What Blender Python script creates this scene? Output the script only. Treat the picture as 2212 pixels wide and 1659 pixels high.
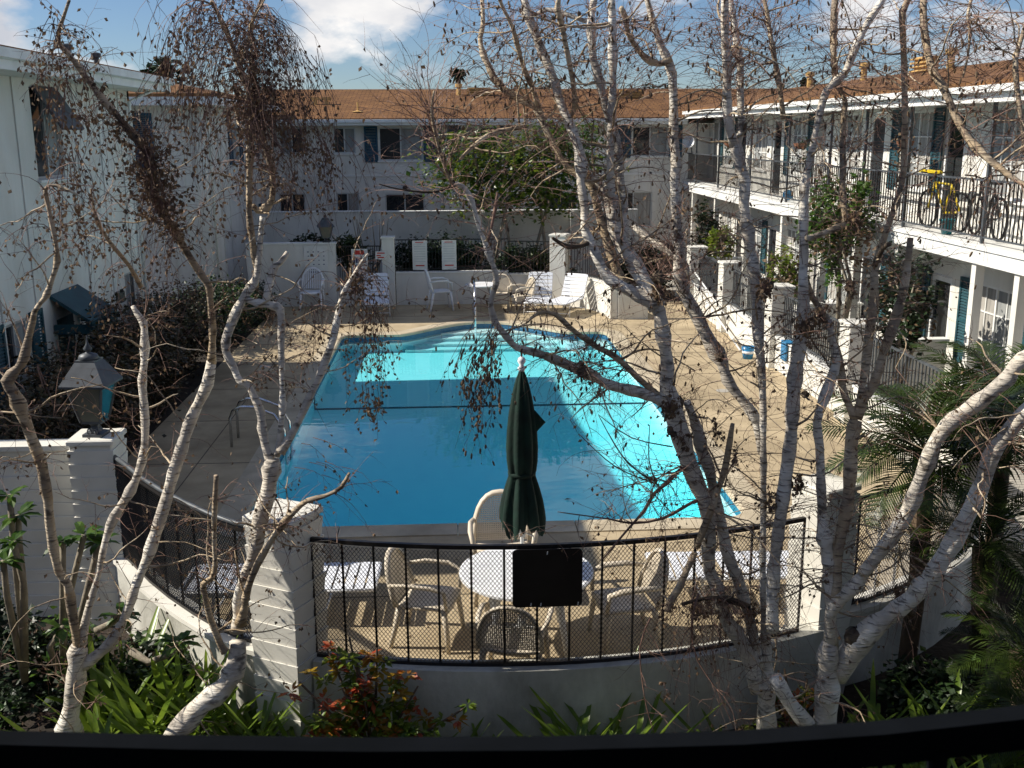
import bpy, math, random
from math import sin, cos, pi, radians, sqrt, atan2
from mathutils import Vector as V, Matrix, geometry
random.seed(7)
for _o in list(bpy.data.objects): bpy.data.objects.remove(_o)
SC = bpy.context.scene
COL = SC.collection

# ------------------------------------------------------------------ camera
CAM_POS = V((0, 0, 4.65))
PITCH, YAW, ROLL, FPX = radians(13.72), radians(3.2), radians(0.25), 2236.0
_F = V((sin(YAW)*cos(PITCH), cos(YAW)*cos(PITCH), -sin(PITCH)))
_R0 = V((cos(YAW), -sin(YAW), 0)); _U0 = _R0.cross(_F)
_R = _R0*cos(ROLL) - _U0*sin(ROLL); _U = _R.cross(_F)
cd = bpy.data.cameras.new('camera'); cam = bpy.data.objects.new('camera', cd); COL.objects.link(cam)
cam.matrix_world = Matrix(((_R.x,_U.x,-_F.x,0),(_R.y,_U.y,-_F.y,0),(_R.z,_U.z,-_F.z,CAM_POS.z),(0,0,0,1)))
cd.sensor_width = 36; cd.lens = 36*FPX/2212; cd.clip_start = 0.05; cd.clip_end = 3000
cd.dof.use_dof = True; cd.dof.focus_distance = 18; cd.dof.aperture_fstop = 13
SC.camera = cam

# ------------------------------------------------------------------ sky and sun
SUN = V((-7.2, 0.85, 5.75)).normalized()
sun_el = math.asin(SUN.z); sun_rot = atan2(SUN.x, SUN.y)
W = bpy.data.worlds.new('World'); SC.world = W; W.use_nodes = True
nt = W.node_tree; nt.nodes.clear()
def N(nt, typ, **k):
    n = nt.nodes.new(typ)
    for a, b in k.items(): setattr(n, a, b)
    return n
def link(nt, a, b): nt.links.new(a, b)
out = N(nt,'ShaderNodeOutputWorld'); bg = N(nt,'ShaderNodeBackground')
bg.inputs[1].default_value = 0.058
sky = N(nt,'ShaderNodeTexSky', sky_type='NISHITA', sun_disc=False)
sky.sun_elevation = sun_el; sky.sun_rotation = sun_rot
sky.air_density = 1.0; sky.dust_density = 0.0; sky.ozone_density = 1.0
tc = N(nt,'ShaderNodeTexCoord')
mp = N(nt,'ShaderNodeMapping'); mp.inputs['Scale'].default_value = (1,1,2.0); mp.inputs['Location'].default_value = (2.124,0.928,1.165)
link(nt, tc.outputs['Generated'], mp.inputs[0])
n1 = N(nt,'ShaderNodeTexNoise'); n1.inputs['Scale'].default_value = 5.2; n1.inputs['Detail'].default_value = 9; n1.inputs['Roughness'].default_value = 0.55
link(nt, mp.outputs[0], n1.inputs['Vector'])
rp = N(nt,'ShaderNodeValToRGB'); rp.color_ramp.elements[0].position = 0.53; rp.color_ramp.elements[1].position = 0.62
link(nt, n1.outputs['Fac'], rp.inputs[0])
n2 = N(nt,'ShaderNodeTexNoise'); n2.inputs['Scale'].default_value = 9; n2.inputs['Detail'].default_value = 6
link(nt, mp.outputs[0], n2.inputs['Vector'])
cr = N(nt,'ShaderNodeValToRGB')
cr.color_ramp.elements[0].position = .35; cr.color_ramp.elements[0].color = (7.5,7.8,8.6,1)
cr.color_ramp.elements[1].position = .65; cr.color_ramp.elements[1].color = (13,12.7,12.4,1)
link(nt, n2.outputs['Fac'], cr.inputs[0])
tint = N(nt,'ShaderNodeMixRGB', blend_type='MULTIPLY'); tint.inputs[0].default_value = 1; tint.inputs[2].default_value = (.72,.88,1.18,1); link(nt, sky.outputs[0], tint.inputs[1])
mx = N(nt,'ShaderNodeMixRGB'); link(nt, rp.outputs[0], mx.inputs[0]); link(nt, tint.outputs[0], mx.inputs[1]); link(nt, cr.outputs[0], mx.inputs[2])
link(nt, mx.outputs[0], bg.inputs[0]); link(nt, bg.outputs[0], out.inputs[0])
sd = bpy.data.lights.new('sun','SUN'); sd.energy = 5.0; sd.angle = radians(0.53); sd.color = (1,0.93,0.82)
so = bpy.data.objects.new('sun', sd); COL.objects.link(so); so.location = SUN*60
so.rotation_euler = SUN.to_track_quat('Z','Y').to_euler()
SC.view_settings.view_transform = 'Standard'; SC.view_settings.look = 'None'
SC.view_settings.exposure = 0.45; SC.view_settings.gamma = 1; SC.view_settings.use_curve_mapping = False
SC.render.engine = 'CYCLES'
SC.cycles.max_bounces = 8; SC.cycles.transparent_max_bounces = 12; SC.cycles.diffuse_bounces = 2
SC.cycles.use_denoising = True
SC.cycles.sample_clamp_indirect = 6

# ------------------------------------------------------------------ materials
MATS = {}
def mat(name, col, rough=.6, col2=None, scale=6, bump=0, bscale=40, metal=0, spec=.4, trans=0, detail=4, lo=.35, hi=.65, stretch=(1,1,1), generated=False, stain=0, sscale=.35, sstretch=(1,1,1)):
    """two-tone procedural surface: noise mix of two paints / tones, optional fine relief, optional leaf translucency"""
    m = bpy.data.materials.new(name); m.use_nodes = True; t = m.node_tree
    b = t.nodes['Principled BSDF']; b.inputs['Roughness'].default_value = rough
    b.inputs['Metallic'].default_value = metal; b.inputs['Specular IOR Level'].default_value = spec
    c = (*col, 1)
    tcn = N(t,'ShaderNodeTexCoord'); mpn = N(t,'ShaderNodeMapping'); mpn.inputs['Scale'].default_value = stretch
    link(t, tcn.outputs['Generated' if generated else 'Object'], mpn.inputs[0])
    nz = N(t,'ShaderNodeTexNoise'); nz.inputs['Scale'].default_value = scale; nz.inputs['Detail'].default_value = detail
    link(t, mpn.outputs[0], nz.inputs['Vector'])
    r = N(t,'ShaderNodeValToRGB'); e = r.color_ramp.elements
    e[0].position = lo; e[1].position = hi
    c2 = (*(col2 if col2 else [x*.82 for x in col]), 1)
    e[0].color = c2; e[1].color = c
    link(t, nz.outputs['Fac'], r.inputs[0]); link(t, r.outputs[0], b.inputs['Base Color'])
    if stain:
        mp2 = N(t,'ShaderNodeMapping'); mp2.inputs['Scale'].default_value = sstretch; link(t, tcn.outputs['Object'], mp2.inputs[0])
        n2_ = N(t,'ShaderNodeTexNoise'); n2_.inputs['Scale'].default_value = sscale; n2_.inputs['Detail'].default_value = 10; n2_.inputs['Roughness'].default_value = .65; link(t, mp2.outputs[0], n2_.inputs['Vector'])
        r2_ = N(t,'ShaderNodeValToRGB'); r2_.color_ramp.elements[0].position = .36; r2_.color_ramp.elements[1].position = .62; q = 1-stain; r2_.color_ramp.elements[0].color = (q,q*.985,q*.95,1)
        link(t, n2_.outputs['Fac'], r2_.inputs[0])
        mm_ = N(t,'ShaderNodeMixRGB', blend_type='MULTIPLY'); mm_.inputs[0].default_value = 1; link(t, r.outputs[0], mm_.inputs[1]); link(t, r2_.outputs[0], mm_.inputs[2]); link(t, mm_.outputs[0], b.inputs['Base Color'])
    if bump:
        nb = N(t,'ShaderNodeTexNoise'); nb.inputs['Scale'].default_value = bscale; nb.inputs['Detail'].default_value = 5
        link(t, mpn.outputs[0], nb.inputs['Vector'])
        bn = N(t,'ShaderNodeBump'); bn.inputs['Strength'].default_value = bump; bn.inputs['Distance'].default_value = .02
        link(t, nb.outputs['Fac'], bn.inputs['Height']); link(t, bn.outputs[0], b.inputs['Normal'])
    if trans:
        tr = N(t,'ShaderNodeBsdfTranslucent'); link(t, r.outputs[0], tr.inputs[0])
        ms = N(t,'ShaderNodeMixShader'); ms.inputs[0].default_value = trans
        o = t.nodes['Material Output']; link(t, b.outputs[0], ms.inputs[1]); link(t, tr.outputs[0], ms.inputs[2]); link(t, ms.outputs[0], o.inputs[0])
    MATS[name] = m
    return m
mat('stucco', (.76,.745,.69), .8, (.67,.66,.61), 1.3, .2, 60, stain=.14, sscale=1.6, sstretch=(1,1,.12))
mat('trim', (.78,.78,.75), .55, (.68,.68,.65), 3)
mat('block', (.76,.74,.67), .75, (.64,.62,.55), 2.2, .06, 60)
mat('curb', (.68,.67,.60), .8, (.50,.49,.43), 2.0, .2, 30, detail=8, stain=.45, sscale=1.6, sstretch=(1,1,.5))
mat('deck', (.52,.42,.27), .85, (.42,.335,.215), 2.2, .25, 70, detail=9, stain=.32, sscale=.8)
mat('coping', (.58,.50,.36), .75, (.47,.40,.29), 1.7, .2, 60, detail=7, stain=.25, sscale=1.5)
mat('patio', (.45,.42,.36), .85, (.33,.31,.27), 1.1, .2, 50)
mat('soil', (.034,.024,.016), .95, (.013,.010,.007), 3.5, .9, 14, detail=9)
mat('blue', (.012,.075,.125), .5, (.008,.05,.085), 5)
mat('teal', (.014,.07,.088), .6, (.01,.045,.06), 4)
mat('frame', (.55,.56,.55), .4, None, 4, metal=.3)
mat('glass', (.03,.033,.035), .06, (.012,.014,.016), 1.5, spec=.6)
mat('blind', (.30,.31,.30), .7, (.22,.23,.23), 9, stretch=(1,1,.05))
mat('curtain', (.42,.40,.36), .85, (.25,.24,.22), 14, stretch=(1,1,.05))
mat('iron', (.010,.009,.009), .45, (.02,.017,.015), 20)
mat('railpaint', (.005,.0062,.0085), 1, (.0035,.0045,.006), 15, spec=.05)
mat('board', (.006,.005,.005), .38, (.013,.011,.010), 5, detail=9)
mat('joint', (.13,.105,.075), .95, (.08,.065,.05), 6)
mat('galv', (.42,.38,.26), .45, (.30,.27,.2), 10, metal=.35)
mat('gold', (.62,.40,.14), .5, (.5,.3,.1), 9)
mat('chrome', (.75,.77,.80), .12, (.6,.62,.65), 6, metal=1)
mat('whiteplastic', (.80,.81,.82), .45, (.70,.71,.73), 5)
mat('beigeplastic', (.66,.58,.46), .5, (.55,.48,.37), 4)
mat('fabricwhite', (.80,.82,.86), .8, (.68,.71,.77), 12)
mat('green_canvas', (.003,.026,.016), .85, (.0015,.012,.008), 6, .2, 30)
mat('pewter', (.085,.095,.105), .5, (.055,.062,.07), 7, metal=.2)
mat('frosted', (.16,.16,.13), .25, (.11,.115,.095), 3)
mat('lampblue', (.02,.16,.19), .2, (.015,.10,.12), 3)
mat('leaf_green', (.085,.15,.018), .35, (.025,.07,.012), 7, trans=.3)
mat('leaf_bright', (.20,.24,.02), .35, (.06,.12,.015), 6, trans=.35)
mat('leaf_strap', (.28,.38,.035), .3, (.12,.20,.025), 5, trans=.45)
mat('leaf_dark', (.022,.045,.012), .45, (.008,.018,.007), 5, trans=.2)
mat('leaf_red', (.40,.07,.025), .4, (.30,.19,.012), 4.5, trans=.3, lo=.44, hi=.56)
mat('leaf_dry', (.25,.165,.09), .8, (.075,.052,.038), 11, trans=.2)
mat('leaf_dry_dark', (.05,.032,.02), .8, (.018,.013,.012), 11, trans=.1)
mat('hedge_leaf', (.07,.05,.018), .5, (.015,.014,.008), 5, trans=.2)
mat('frond', (.05,.08,.012), .4, (.016,.032,.008), 4, trans=.25)
mat('wood', (.15,.10,.06), .8, (.07,.05,.032), 6, .4, 20, stretch=(1,1,.3))
mat('twig', (.28,.165,.12), .7, (.12,.066,.05), 5)
mat('palewood', (.30,.26,.19), .8, (.17,.145,.11), 7, .5, 25)
mat('red', (.25,.02,.015), .5, (.18,.015,.01), 5)
mat('yellow', (.42,.33,.02), .4, (.65,.45,.01), 5)
mat('bikeblue', (.03,.22,.45), .35, None, 5)
mat('rubber', (.012,.012,.013), .8, None, 5)
mat('clay', (.30,.13,.07), .8, None, 8)
mat('signwhite', (.72,.72,.68), .6, (.64,.64,.6), 6)
mat('signred', (.55,.05,.035), .6, None, 6)
mat('signink', (.03,.035,.12), .6, None, 6)
mat('tileblue', (.03,.10,.20), .25, (.05,.16,.27), 30, detail=1)
mat('lane', (.01,.03,.07), .5, None, 9)
mat('plaster', (.78,.90,.91), .7, (.73,.87,.89), 2.2, .1, 30)
mat('stepedge', (.85,.88,.86), .6, None, 5)

def roofmat(name, swap):
    m = bpy.data.materials.new(name); m.use_nodes = True; t = m.node_tree; b = t.nodes['Principled BSDF']
    b.inputs['Roughness'].default_value = .9; b.inputs['Specular IOR Level'].default_value = .2
    tcn = N(t,'ShaderNodeTexCoord'); mpn = N(t,'ShaderNodeMapping')
    if swap: mpn.inputs['Rotation'].default_value = (0,0,pi/2)
    link(t, tcn.outputs['Object'], mpn.inputs[0])
    br = N(t,'ShaderNodeTexBrick'); br.inputs['Scale'].default_value = 1.0
    br.inputs['Brick Width'].default_value = .3; br.inputs['Row Height'].default_value = .16; br.inputs['Mortar Size'].default_value = .012
    br.inputs['Color1'].default_value = (.27,.138,.055,1); br.inputs['Color2'].default_value = (.19,.095,.042,1); br.inputs['Mortar'].default_value = (.07,.035,.02,1)
    link(t, mpn.outputs[0], br.inputs['Vector'])
    nz = N(t,'ShaderNodeTexNoise'); nz.inputs['Scale'].default_value = .9; nz.inputs['Detail'].default_value = 8; link(t, tcn.outputs['Object'], nz.inputs['Vector'])
    mxn = N(t,'ShaderNodeMixRGB', blend_type='MULTIPLY'); mxn.inputs[0].default_value = .6
    rr = N(t,'ShaderNodeValToRGB'); rr.color_ramp.elements[0].position = .3; rr.color_ramp.elements[0].color = (.42,.40,.38,1); rr.color_ramp.elements[1].position = .7
    link(t, nz.outputs['Fac'], rr.inputs[0]); link(t, br.outputs['Color'], mxn.inputs[1]); link(t, rr.outputs[0], mxn.inputs[2])
    link(t, mxn.outputs[0], b.inputs['Base Color'])
    bn = N(t,'ShaderNodeBump'); bn.inputs['Strength'].default_value = .6; bn.inputs['Distance'].default_value = .02
    link(t, br.outputs['Fac'], bn.inputs['Height']); bn.invert = True; link(t, bn.outputs[0], b.inputs['Normal'])
    MATS[name] = m
roofmat('shingle', False); roofmat('shingle_side', True)

def barkmat(name, pale, dark, grey, warm):
    m = bpy.data.materials.new(name); m.use_nodes = True; t = m.node_tree; b = t.nodes['Principled BSDF']
    b.inputs['Roughness'].default_value = .75; b.inputs['Specular IOR Level'].default_value = .25
    tcn = N(t,'ShaderNodeTexCoord')
    def noise(scale, st, detail=5):
        mpn = N(t,'ShaderNodeMapping'); mpn.inputs['Scale'].default_value = st; link(t, tcn.outputs['Object'], mpn.inputs[0])
        nz = N(t,'ShaderNodeTexNoise'); nz.inputs['Scale'].default_value = scale; nz.inputs['Detail'].default_value = detail; link(t, mpn.outputs[0], nz.inputs['Vector']); return nz
    big = noise(3.0, (1,1,1)); bands = noise(9, (1,1,6.5), 6); spots = noise(7.5, (1,1,1.6), 7)
    r1 = N(t,'ShaderNodeValToRGB'); r1.color_ramp.elements[0].position = .38; r1.color_ramp.elements[0].color = (*grey,1); r1.color_ramp.elements[1].position = .6; r1.color_ramp.elements[1].color = (*pale,1)
    e = r1.color_ramp.elements.new(.50); e.color = (*warm,1)
    link(t, big.outputs['Fac'], r1.inputs[0])
    r2 = N(t,'ShaderNodeValToRGB'); r2.color_ramp.elements[0].position = .545; r2.color_ramp.elements[0].color = (0,0,0,1); r2.color_ramp.elements[1].position = .66; r2.color_ramp.elements[1].color = (1,1,1,1)
    link(t, bands.outputs['Fac'], r2.inputs[0])
    r3 = N(t,'ShaderNodeValToRGB'); r3.color_ramp.elements[0].position = .585; r3.color_ramp.elements[0].color = (0,0,0,1); r3.color_ramp.elements[1].position = .70; r3.color_ramp.elements[1].color = (1,1,1,1)
    link(t, spots.outputs['Fac'], r3.inputs[0])
    mxm = N(t,'ShaderNodeMath', operation='MAXIMUM'); link(t, r2.outputs[0], mxm.inputs[0]); link(t, r3.outputs[0], mxm.inputs[1])
    sc = N(t,'ShaderNodeMath', operation='MULTIPLY'); sc.inputs[1].default_value = .8; link(t, mxm.outputs[0], sc.inputs[0])
    mxn = N(t,'ShaderNodeMixRGB'); link(t, sc.outputs[0], mxn.inputs[0]); link(t, r1.outputs[0], mxn.inputs[1]); mxn.inputs[2].default_value = (*dark,1)
    link(t, mxn.outputs[0], b.inputs['Base Color'])
    bn = N(t,'ShaderNodeBump'); bn.inputs['Strength'].default_value = .9; bn.inputs['Distance'].default_value = .02
    link(t, bands.outputs['Fac'], bn.inputs['Height']); link(t, bn.outputs[0], b.inputs['Normal'])
    MATS[name] = m
barkmat('birch', (.80,.76,.67), (.05,.038,.03), (.50,.455,.39), (.68,.61,.50))
barkmat('birch_young', (.60,.50,.36), (.05,.036,.03), (.30,.24,.175), (.46,.35,.22))
barkmat('deadwood', (.13,.10,.07), (.02,.016,.014), (.055,.045,.035), (.09,.065,.045))

# pool water: clear surface (mirror at grazing angles) over a body that soaks up red light
m = bpy.data.materials.new('water'); m.use_nodes = True; t = m.node_tree; t.nodes.clear()
o = N(t,'ShaderNodeOutputMaterial'); tr = N(t,'ShaderNodeBsdfTransparent'); gl = N(t,'ShaderNodeBsdfGlossy'); gl.inputs['Roughness'].default_value = 0.01
lw = N(t,'ShaderNodeLayerWeight'); lw.inputs[0].default_value = .5
pw = N(t,'ShaderNodeMath', operation='POWER'); pw.inputs[1].default_value = 5
ma = N(t,'ShaderNodeMath', operation='MULTIPLY_ADD'); ma.inputs[1].default_value = .98; ma.inputs[2].default_value = .02
tcn = N(t,'ShaderNodeTexCoord'); mpn = N(t,'ShaderNodeMapping'); mpn.inputs['Scale'].default_value = (.8,1.7,1); link(t, tcn.outputs['Object'], mpn.inputs[0])
nz = N(t,'ShaderNodeTexNoise'); nz.inputs['Scale'].default_value = 1.6; nz.inputs['Detail'].default_value = 2.5; link(t, mpn.outputs[0], nz.inputs['Vector'])
bn = N(t,'ShaderNodeBump'); bn.inputs['Strength'].default_value = .05; bn.inputs['Distance'].default_value = .05; link(t, nz.outputs['Fac'], bn.inputs['Height'])
link(t, bn.outputs[0], gl.inputs['Normal'])
ms = N(t,'ShaderNodeMixShader'); link(t, lw.outputs['Facing'], pw.inputs[0]); link(t, pw.outputs[0], ma.inputs[0]); link(t, ma.outputs[0], ms.inputs[0])
link(t, tr.outputs[0], ms.inputs[1]); link(t, gl.outputs[0], ms.inputs[2]); link(t, ms.outputs[0], o.inputs['Surface'])
va = N(t,'ShaderNodeVolumeAbsorption'); va.inputs['Color'].default_value = (.0,.915,.98,1); va.inputs['Density'].default_value = .75; link(t, va.outputs[0], o.inputs['Volume'])
MATS['water'] = m

# ------------------------------------------------------------------ mesh helpers
class MB:
    def __init__(s): s.v = []; s.f = []
    def add(s, vs, fs):
        o = len(s.v); s.v += [tuple(v) for v in vs]; s.f += [tuple(i+o for i in f) for f in fs]; return s
    def box(s, x0,x1,y0,y1,z0,z1):
        return s.add([(x0,y0,z0),(x1,y0,z0),(x1,y1,z0),(x0,y1,z0),(x0,y0,z1),(x1,y0,z1),(x1,y1,z1),(x0,y1,z1)],
                     [(0,3,2,1),(4,5,6,7),(0,1,5,4),(1,2,6,5),(2,3,7,6),(3,0,4,7)])
    def bbox(s, c, d, M=None, bev=.0):
        """box with chamfered vertical + top edges"""
        x,y,z = d[0]/2,d[1]/2,d[2]/2; b = bev
        ring = lambda ox,oy: [(-x+ox,-y+oy+b),(-x+ox+b,-y+oy),(x-ox-b,-y+oy),(x-ox,-y+oy+b),(x-ox,y-oy-b),(x-ox-b,y-oy),(-x+ox+b,y-oy),(-x+ox,y-oy-b)]
        vs = [(p[0],p[1],-z) for p in ring(0,0)] + [(p[0],p[1],z-b) for p in ring(0,0)] + [(p[0],p[1],z) for p in ring(b,b)]
        fs = [tuple(range(7,-1,-1))]
        for k in (0,8):
            for i in range(8): fs.append((k+i,k+(i+1)%8,k+8+(i+1)%8,k+8+i))
        fs.append(tuple(range(16,24)))
        T = Matrix.Translation(c) @ (M if M else Matrix())
        return s.add([T @ V(p) for p in vs], fs)
    def bar(s, a, b, w, h, up=(0,0,1)):
        a, b = V(a), V(b); d = (b-a).normalized(); u = V(up)
        if abs(d.dot(u)) > .98: u = V((0,1,0))
        r = d.cross(u).normalized(); u = r.cross(d)
        vs = [p + r*sx*w/2 + u*sy*h/2 for p in (a,b) for sx,sy in ((-1,-1),(1,-1),(1,1),(-1,1))]
        return s.add(vs, [(3,2,1,0),(4,5,6,7),(0,1,5,4),(1,2,6,5),(2,3,7,6),(3,0,4,7)])
    def tube(s, pts, r, n=6, cap=True, jit=0, rng=None, flat=1.0):
        pts = [V(p) for p in pts]; k = len(pts)
        if not hasattr(r,'__len__'): r = [r]*k
        up = None; vs = []; fs = []
        for i,p in enumerate(pts):
            d = (pts[min(i+1,k-1)] - pts[max(i-1,0)])
            d = d.normalized() if d.length > 1e-9 else V((0,0,1))
            if up is None: up = d.orthogonal().normalized()
            up = (up - d*up.dot(d)); up = up.normalized() if up.length > 1e-6 else d.orthogonal().normalized()
            q = d.cross(up)
            for j in range(n):
                a = 2*pi*j/n; rr = r[i]*(1+(rng.uniform(-jit,jit) if jit else 0))
                vs.append(p + up*cos(a)*rr + q*sin(a)*rr*flat)
        for i in range(k-1):
            for j in range(n): fs.append((i*n+j, i*n+(j+1)%n, (i+1)*n+(j+1)%n, (i+1)*n+j))
        if cap and n > 2: fs.append(tuple(range(n-1,-1,-1))); fs.append(tuple((k-1)*n+j for j in range(n)))
        return s.add(vs, fs)
    def lathe(s, prof, c=(0,0,0), n=16, sq=False):
        vs=[]; fs=[]; k=len(prof); off = pi/4 if sq else 0
        for r,z in prof:
            for j in range(n):
                a = 2*pi*j/n+off; vs.append((c[0]+r*cos(a), c[1]+r*sin(a), c[2]+z))
        for i in range(k-1):
            for j in range(n): fs.append((i*n+j, i*n+(j+1)%n, (i+1)*n+(j+1)%n, (i+1)*n+j))
        fs.append(tuple(range(n-1,-1,-1))); fs.append(tuple((k-1)*n+j for j in range(n)))
        return s.add(vs, fs)
    def mesh(s, name, m, smooth=False):
        me = bpy.data.meshes.new(name); me.from_pydata(s.v, [], s.f); me.materials.append(MATS[m])
        if smooth: me.polygons.foreach_set('use_smooth', [True]*len(me.polygons))
        me.update(); return me
    def build(s, name, m, parent=None, smooth=False, kind=None, local=False):
        return inst(s.mesh(name, m, smooth), name, parent, None, kind, local)
def inst(me, name, parent=None, M=None, kind=None, local=True):
    o = bpy.data.objects.new(name, me); COL.objects.link(o)
    if parent:
        o.parent = parent
        if not local: o.matrix_parent_inverse = Matrix.Translation(-V(parent.get('_b', (0,0,0))))
    if M is not None: o.matrix_basis = M
    if kind: o['kind'] = kind
    return o
def tag(o, label, cat, group=None):
    o['label'] = label; o['category'] = cat
    if group: o['group'] = group
    return o
BASES = []
def thing(name, label, cat, loc=(0,0,0), rz=0, group=None):
    o = bpy.data.objects.new(name, None); COL.objects.link(o); o.empty_display_size = .2
    o.location = loc; o.rotation_euler = (0,0,rz); o['_b'] = [float(x) for x in loc]; BASES.append(o)
    return tag(o, label, cat, group)
def struct(o): o['kind'] = 'structure'; return o
def copy_tree(o, parent=None):
    c = o.copy(); COL.objects.link(c)
    if parent: c.parent = parent
    for ch in list(o.children): copy_tree(ch, c)
    return c
def place(proto, loc, rz, label, group=None, sc=None):
    c = copy_tree(proto); c.location = loc; c.rotation_euler = (0,0,rz); c['label'] = label
    if group: c['group'] = group
    if sc: c.scale = sc
    return c
def at(x, y, Y):
    """world point on the bearing (x, y) of the survey photo (3100 px wide) at distance Y down the court"""
    u, v = x*.713548, y*.713548
    d = _F + _R*((u-1106)/FPX) - _U*((v-829.5)/FPX)
    return CAM_POS + d*(Y/d.y)
# ------------------------------------------------------------------ setting: ground, deck, pool
def tess(outer, holes, z, name, m):
    polys = [[V((x,y,0)) for x,y in p] for p in [outer]+holes]
    tri = geometry.tessellate_polygon(polys); pts = [p for q in polys for p in q]
    b = MB(); fs = []
    for t3 in tri:
        a,b2,c = (pts[i] for i in t3); n = (b2-a).cross(c-a).z
        fs.append(tuple(t3) if n > 0 else tuple(reversed(t3)))
    b.add([(p.x,p.y,z) for p in pts], fs); return b.build(name, m)
struct(tess([(-300,-60),(300,-60),(300,700),(-300,700)], [[(-4.6,10.6),(-4.6,28.3),(6.1,28.3),(6.1,11.4),(3.4,9.2),(-1.5,8.8),(-3.0,9.9)]], -.36, 'garden_ground', 'soil'))
def near_y(x): return 7.7 + .082*(x-.62)**2
NEAR = [(x, near_y(x)) for x in [-1.2+i*(3.15+1.2)/22 for i in range(23)]]
LEFTARC = [(-3.46,10.2),(-3.25,9.9),(-3.0,9.52),(-2.72,9.15),(-2.42,8.80),(-2.12,8.48),(-1.85,8.25),(-1.6,8.12)]
RIGHTARC = [(3.36,8.5),(3.75,8.66),(4.2,8.92),(4.65,9.25),(5.1,9.65),(5.5,10.1),(5.85,10.65),(6.1,11.25),(6.3,12.0)]
PX0,PX1,PY0,PY1 = -2.66,3.6,11.85,24.1
def pool_outline():
    p = []; r = .28
    def corner(cx,cy,a0): 
        for i in range(6): a = a0+i*(pi/2)/5; p.append((cx+r*cos(a), cy+r*sin(a)))
    corner(PX0+r,PY0+r,pi); corner(PX1-r,PY0+r,1.5*pi); corner(PX1-r,PY1-r,0)
    for i in range(33):
        t = 1-2*i/32; h = 1.55*((cos(pi*t)+1)/2)**.62 if abs(t) < .999 else 0
        p.append((.72+2.0*t, PY1+h))
    corner(PX0+r,PY1-r,pi/2)
    q = []
    for i,a in enumerate(p):                       # even spacing
        b = p[(i+1)%len(p)]; L = sqrt((a[0]-b[0])**2+(a[1]-b[1])**2); n = max(1,int(L/.45))
        for k in range(n): q.append((a[0]+(b[0]-a[0])*k/n, a[1]+(b[1]-a[1])*k/n))
    return q
OUT = pool_outline()
def offset(p, d):
    q = []; n = len(p)
    for i in range(n):
        a,b = V(p[i-1]), V(p[(i+1)%n]); t = (b-a).normalized(); q.append((p[i][0]+t.y*d, p[i][1]-t.x*d))
    return q
COUT = offset(OUT, .34)
deck_edge = [(-4.85,28.6),(-4.85,11.2),(-3.9,10.5)] + LEFTARC + NEAR + RIGHTARC + [(6.4,13),(6.4,28.6)]
struct(tess(deck_edge, [COUT], 0, 'pool_deck', 'deck'))
# joints of the deck: thin filler strips
jb = []
for k,(a,b) in enumerate([((-4.8,14.5),(-3.0,14.5)),((-4.8,19),(-3.0,19)),((-4.8,23.2),(-3.0,23.2)),((3.95,13.6),(6.3,13.6)),((3.95,17.6),(6.3,17.6)),((3.95,21.6),(6.3,21.6)),((-3.6,26.6),(3.8,26.6)),((4.6,12.2),(6.2,12.2)),((4.0,15.6),(6.3,15.6)),((4.0,19.6),(6.3,19.6)),((4.0,23.6),(6.3,23.6)),((-.6,26.0),(-.6,28.3)),((2.2,25.6),(2.2,28.2)),((5.2,11.5),(5.2,25.6)),((-3.75,12.5),(-3.75,26.5)),((.62,8.1),(.62,11.4)),((-4.8,16.8),(-3.0,16.8)),((-4.8,21.1),(-3.0,21.1)),((-1.5,9.9),(4.2,9.9))]):
    mb = MB().bar((a[0],a[1],.0),(b[0],b[1],.0),.014,.007); jb.append((mb))
DECK = bpy.data.objects['pool_deck']
for mb in jb: mb.build('joint_strip','joint',DECK)
for x,y in ((4.9,18.2),(-3.9,20.9),(1.2,10.9)): MB().lathe([(.13,-.01),(.13,.006),(.10,.008),(.02,.008)],(x,y,0),20).build('drain_cover','patio',DECK)
# basin
basin = MB(); n = len(OUT)
def depth(y):
    if y > 19.0: return -.42
    if y > 14.2: return -.42 - (19.0-y)/4.8*.55
    return -.97
vs = []; fs = []
for x,y in OUT: vs += [(x,y,.0),(x,y,depth(y)-.02)]
for i in range(n): j=(i+1)%n; fs.append((2*i,2*i+1,2*j+1,2*j))
basin.add(vs, fs)
ys = [PY0-.05,13,14.2,15.5,17,18.3,19.0,20.5,22,24,25.9]
vs = []; fs = []
for y in ys: vs += [(PX0-.05,y,depth(y)),(PX1+.05,y,depth(y))]
for i in range(len(ys)-1): fs.append((2*i,2*i+1,2*i+3,2*i+2))
basin.add(vs, fs)
BAS = struct(basin.build('pool_basin','plaster'))
IN3 = offset(OUT,-.004)
tb = MB(); vs=[]; fs=[]
for x,y in IN3: vs += [(x,y,-.005),(x,y,-.20)]
for i in range(n): j=(i+1)%n; fs.append((2*i,2*i+1,2*j+1,2*j))
tb.add(vs,fs).build('tile_band','tileblue',BAS)
MB().box(PX0+.01,PX1-.01,18.96,19.04,-.42,-.412).build('depth_line','lane',BAS)
for x in (PX0,PX1-.012): MB().box(x+.006,x+.012,18.96,19.04,-.42,-.19).build('depth_line','lane',BAS)
for k,(y0,d,w) in enumerate([(25.05,-.17,1.15),(24.70,-.23,1.5),(24.35,-.30,1.75),(24.0,-.36,1.9)]):
    s = MB().box(.72-w,.72+w,y0,25.72,d-.1,d); st = s.build('step','plaster',BAS)
    MB().box(.72-w,.72+w,y0-.012,y0+.05,d-.03,d+.004).build('nosing','stepedge',st)
struct(tess(OUT, [], -.10, 'pool_water', 'water'))
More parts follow.
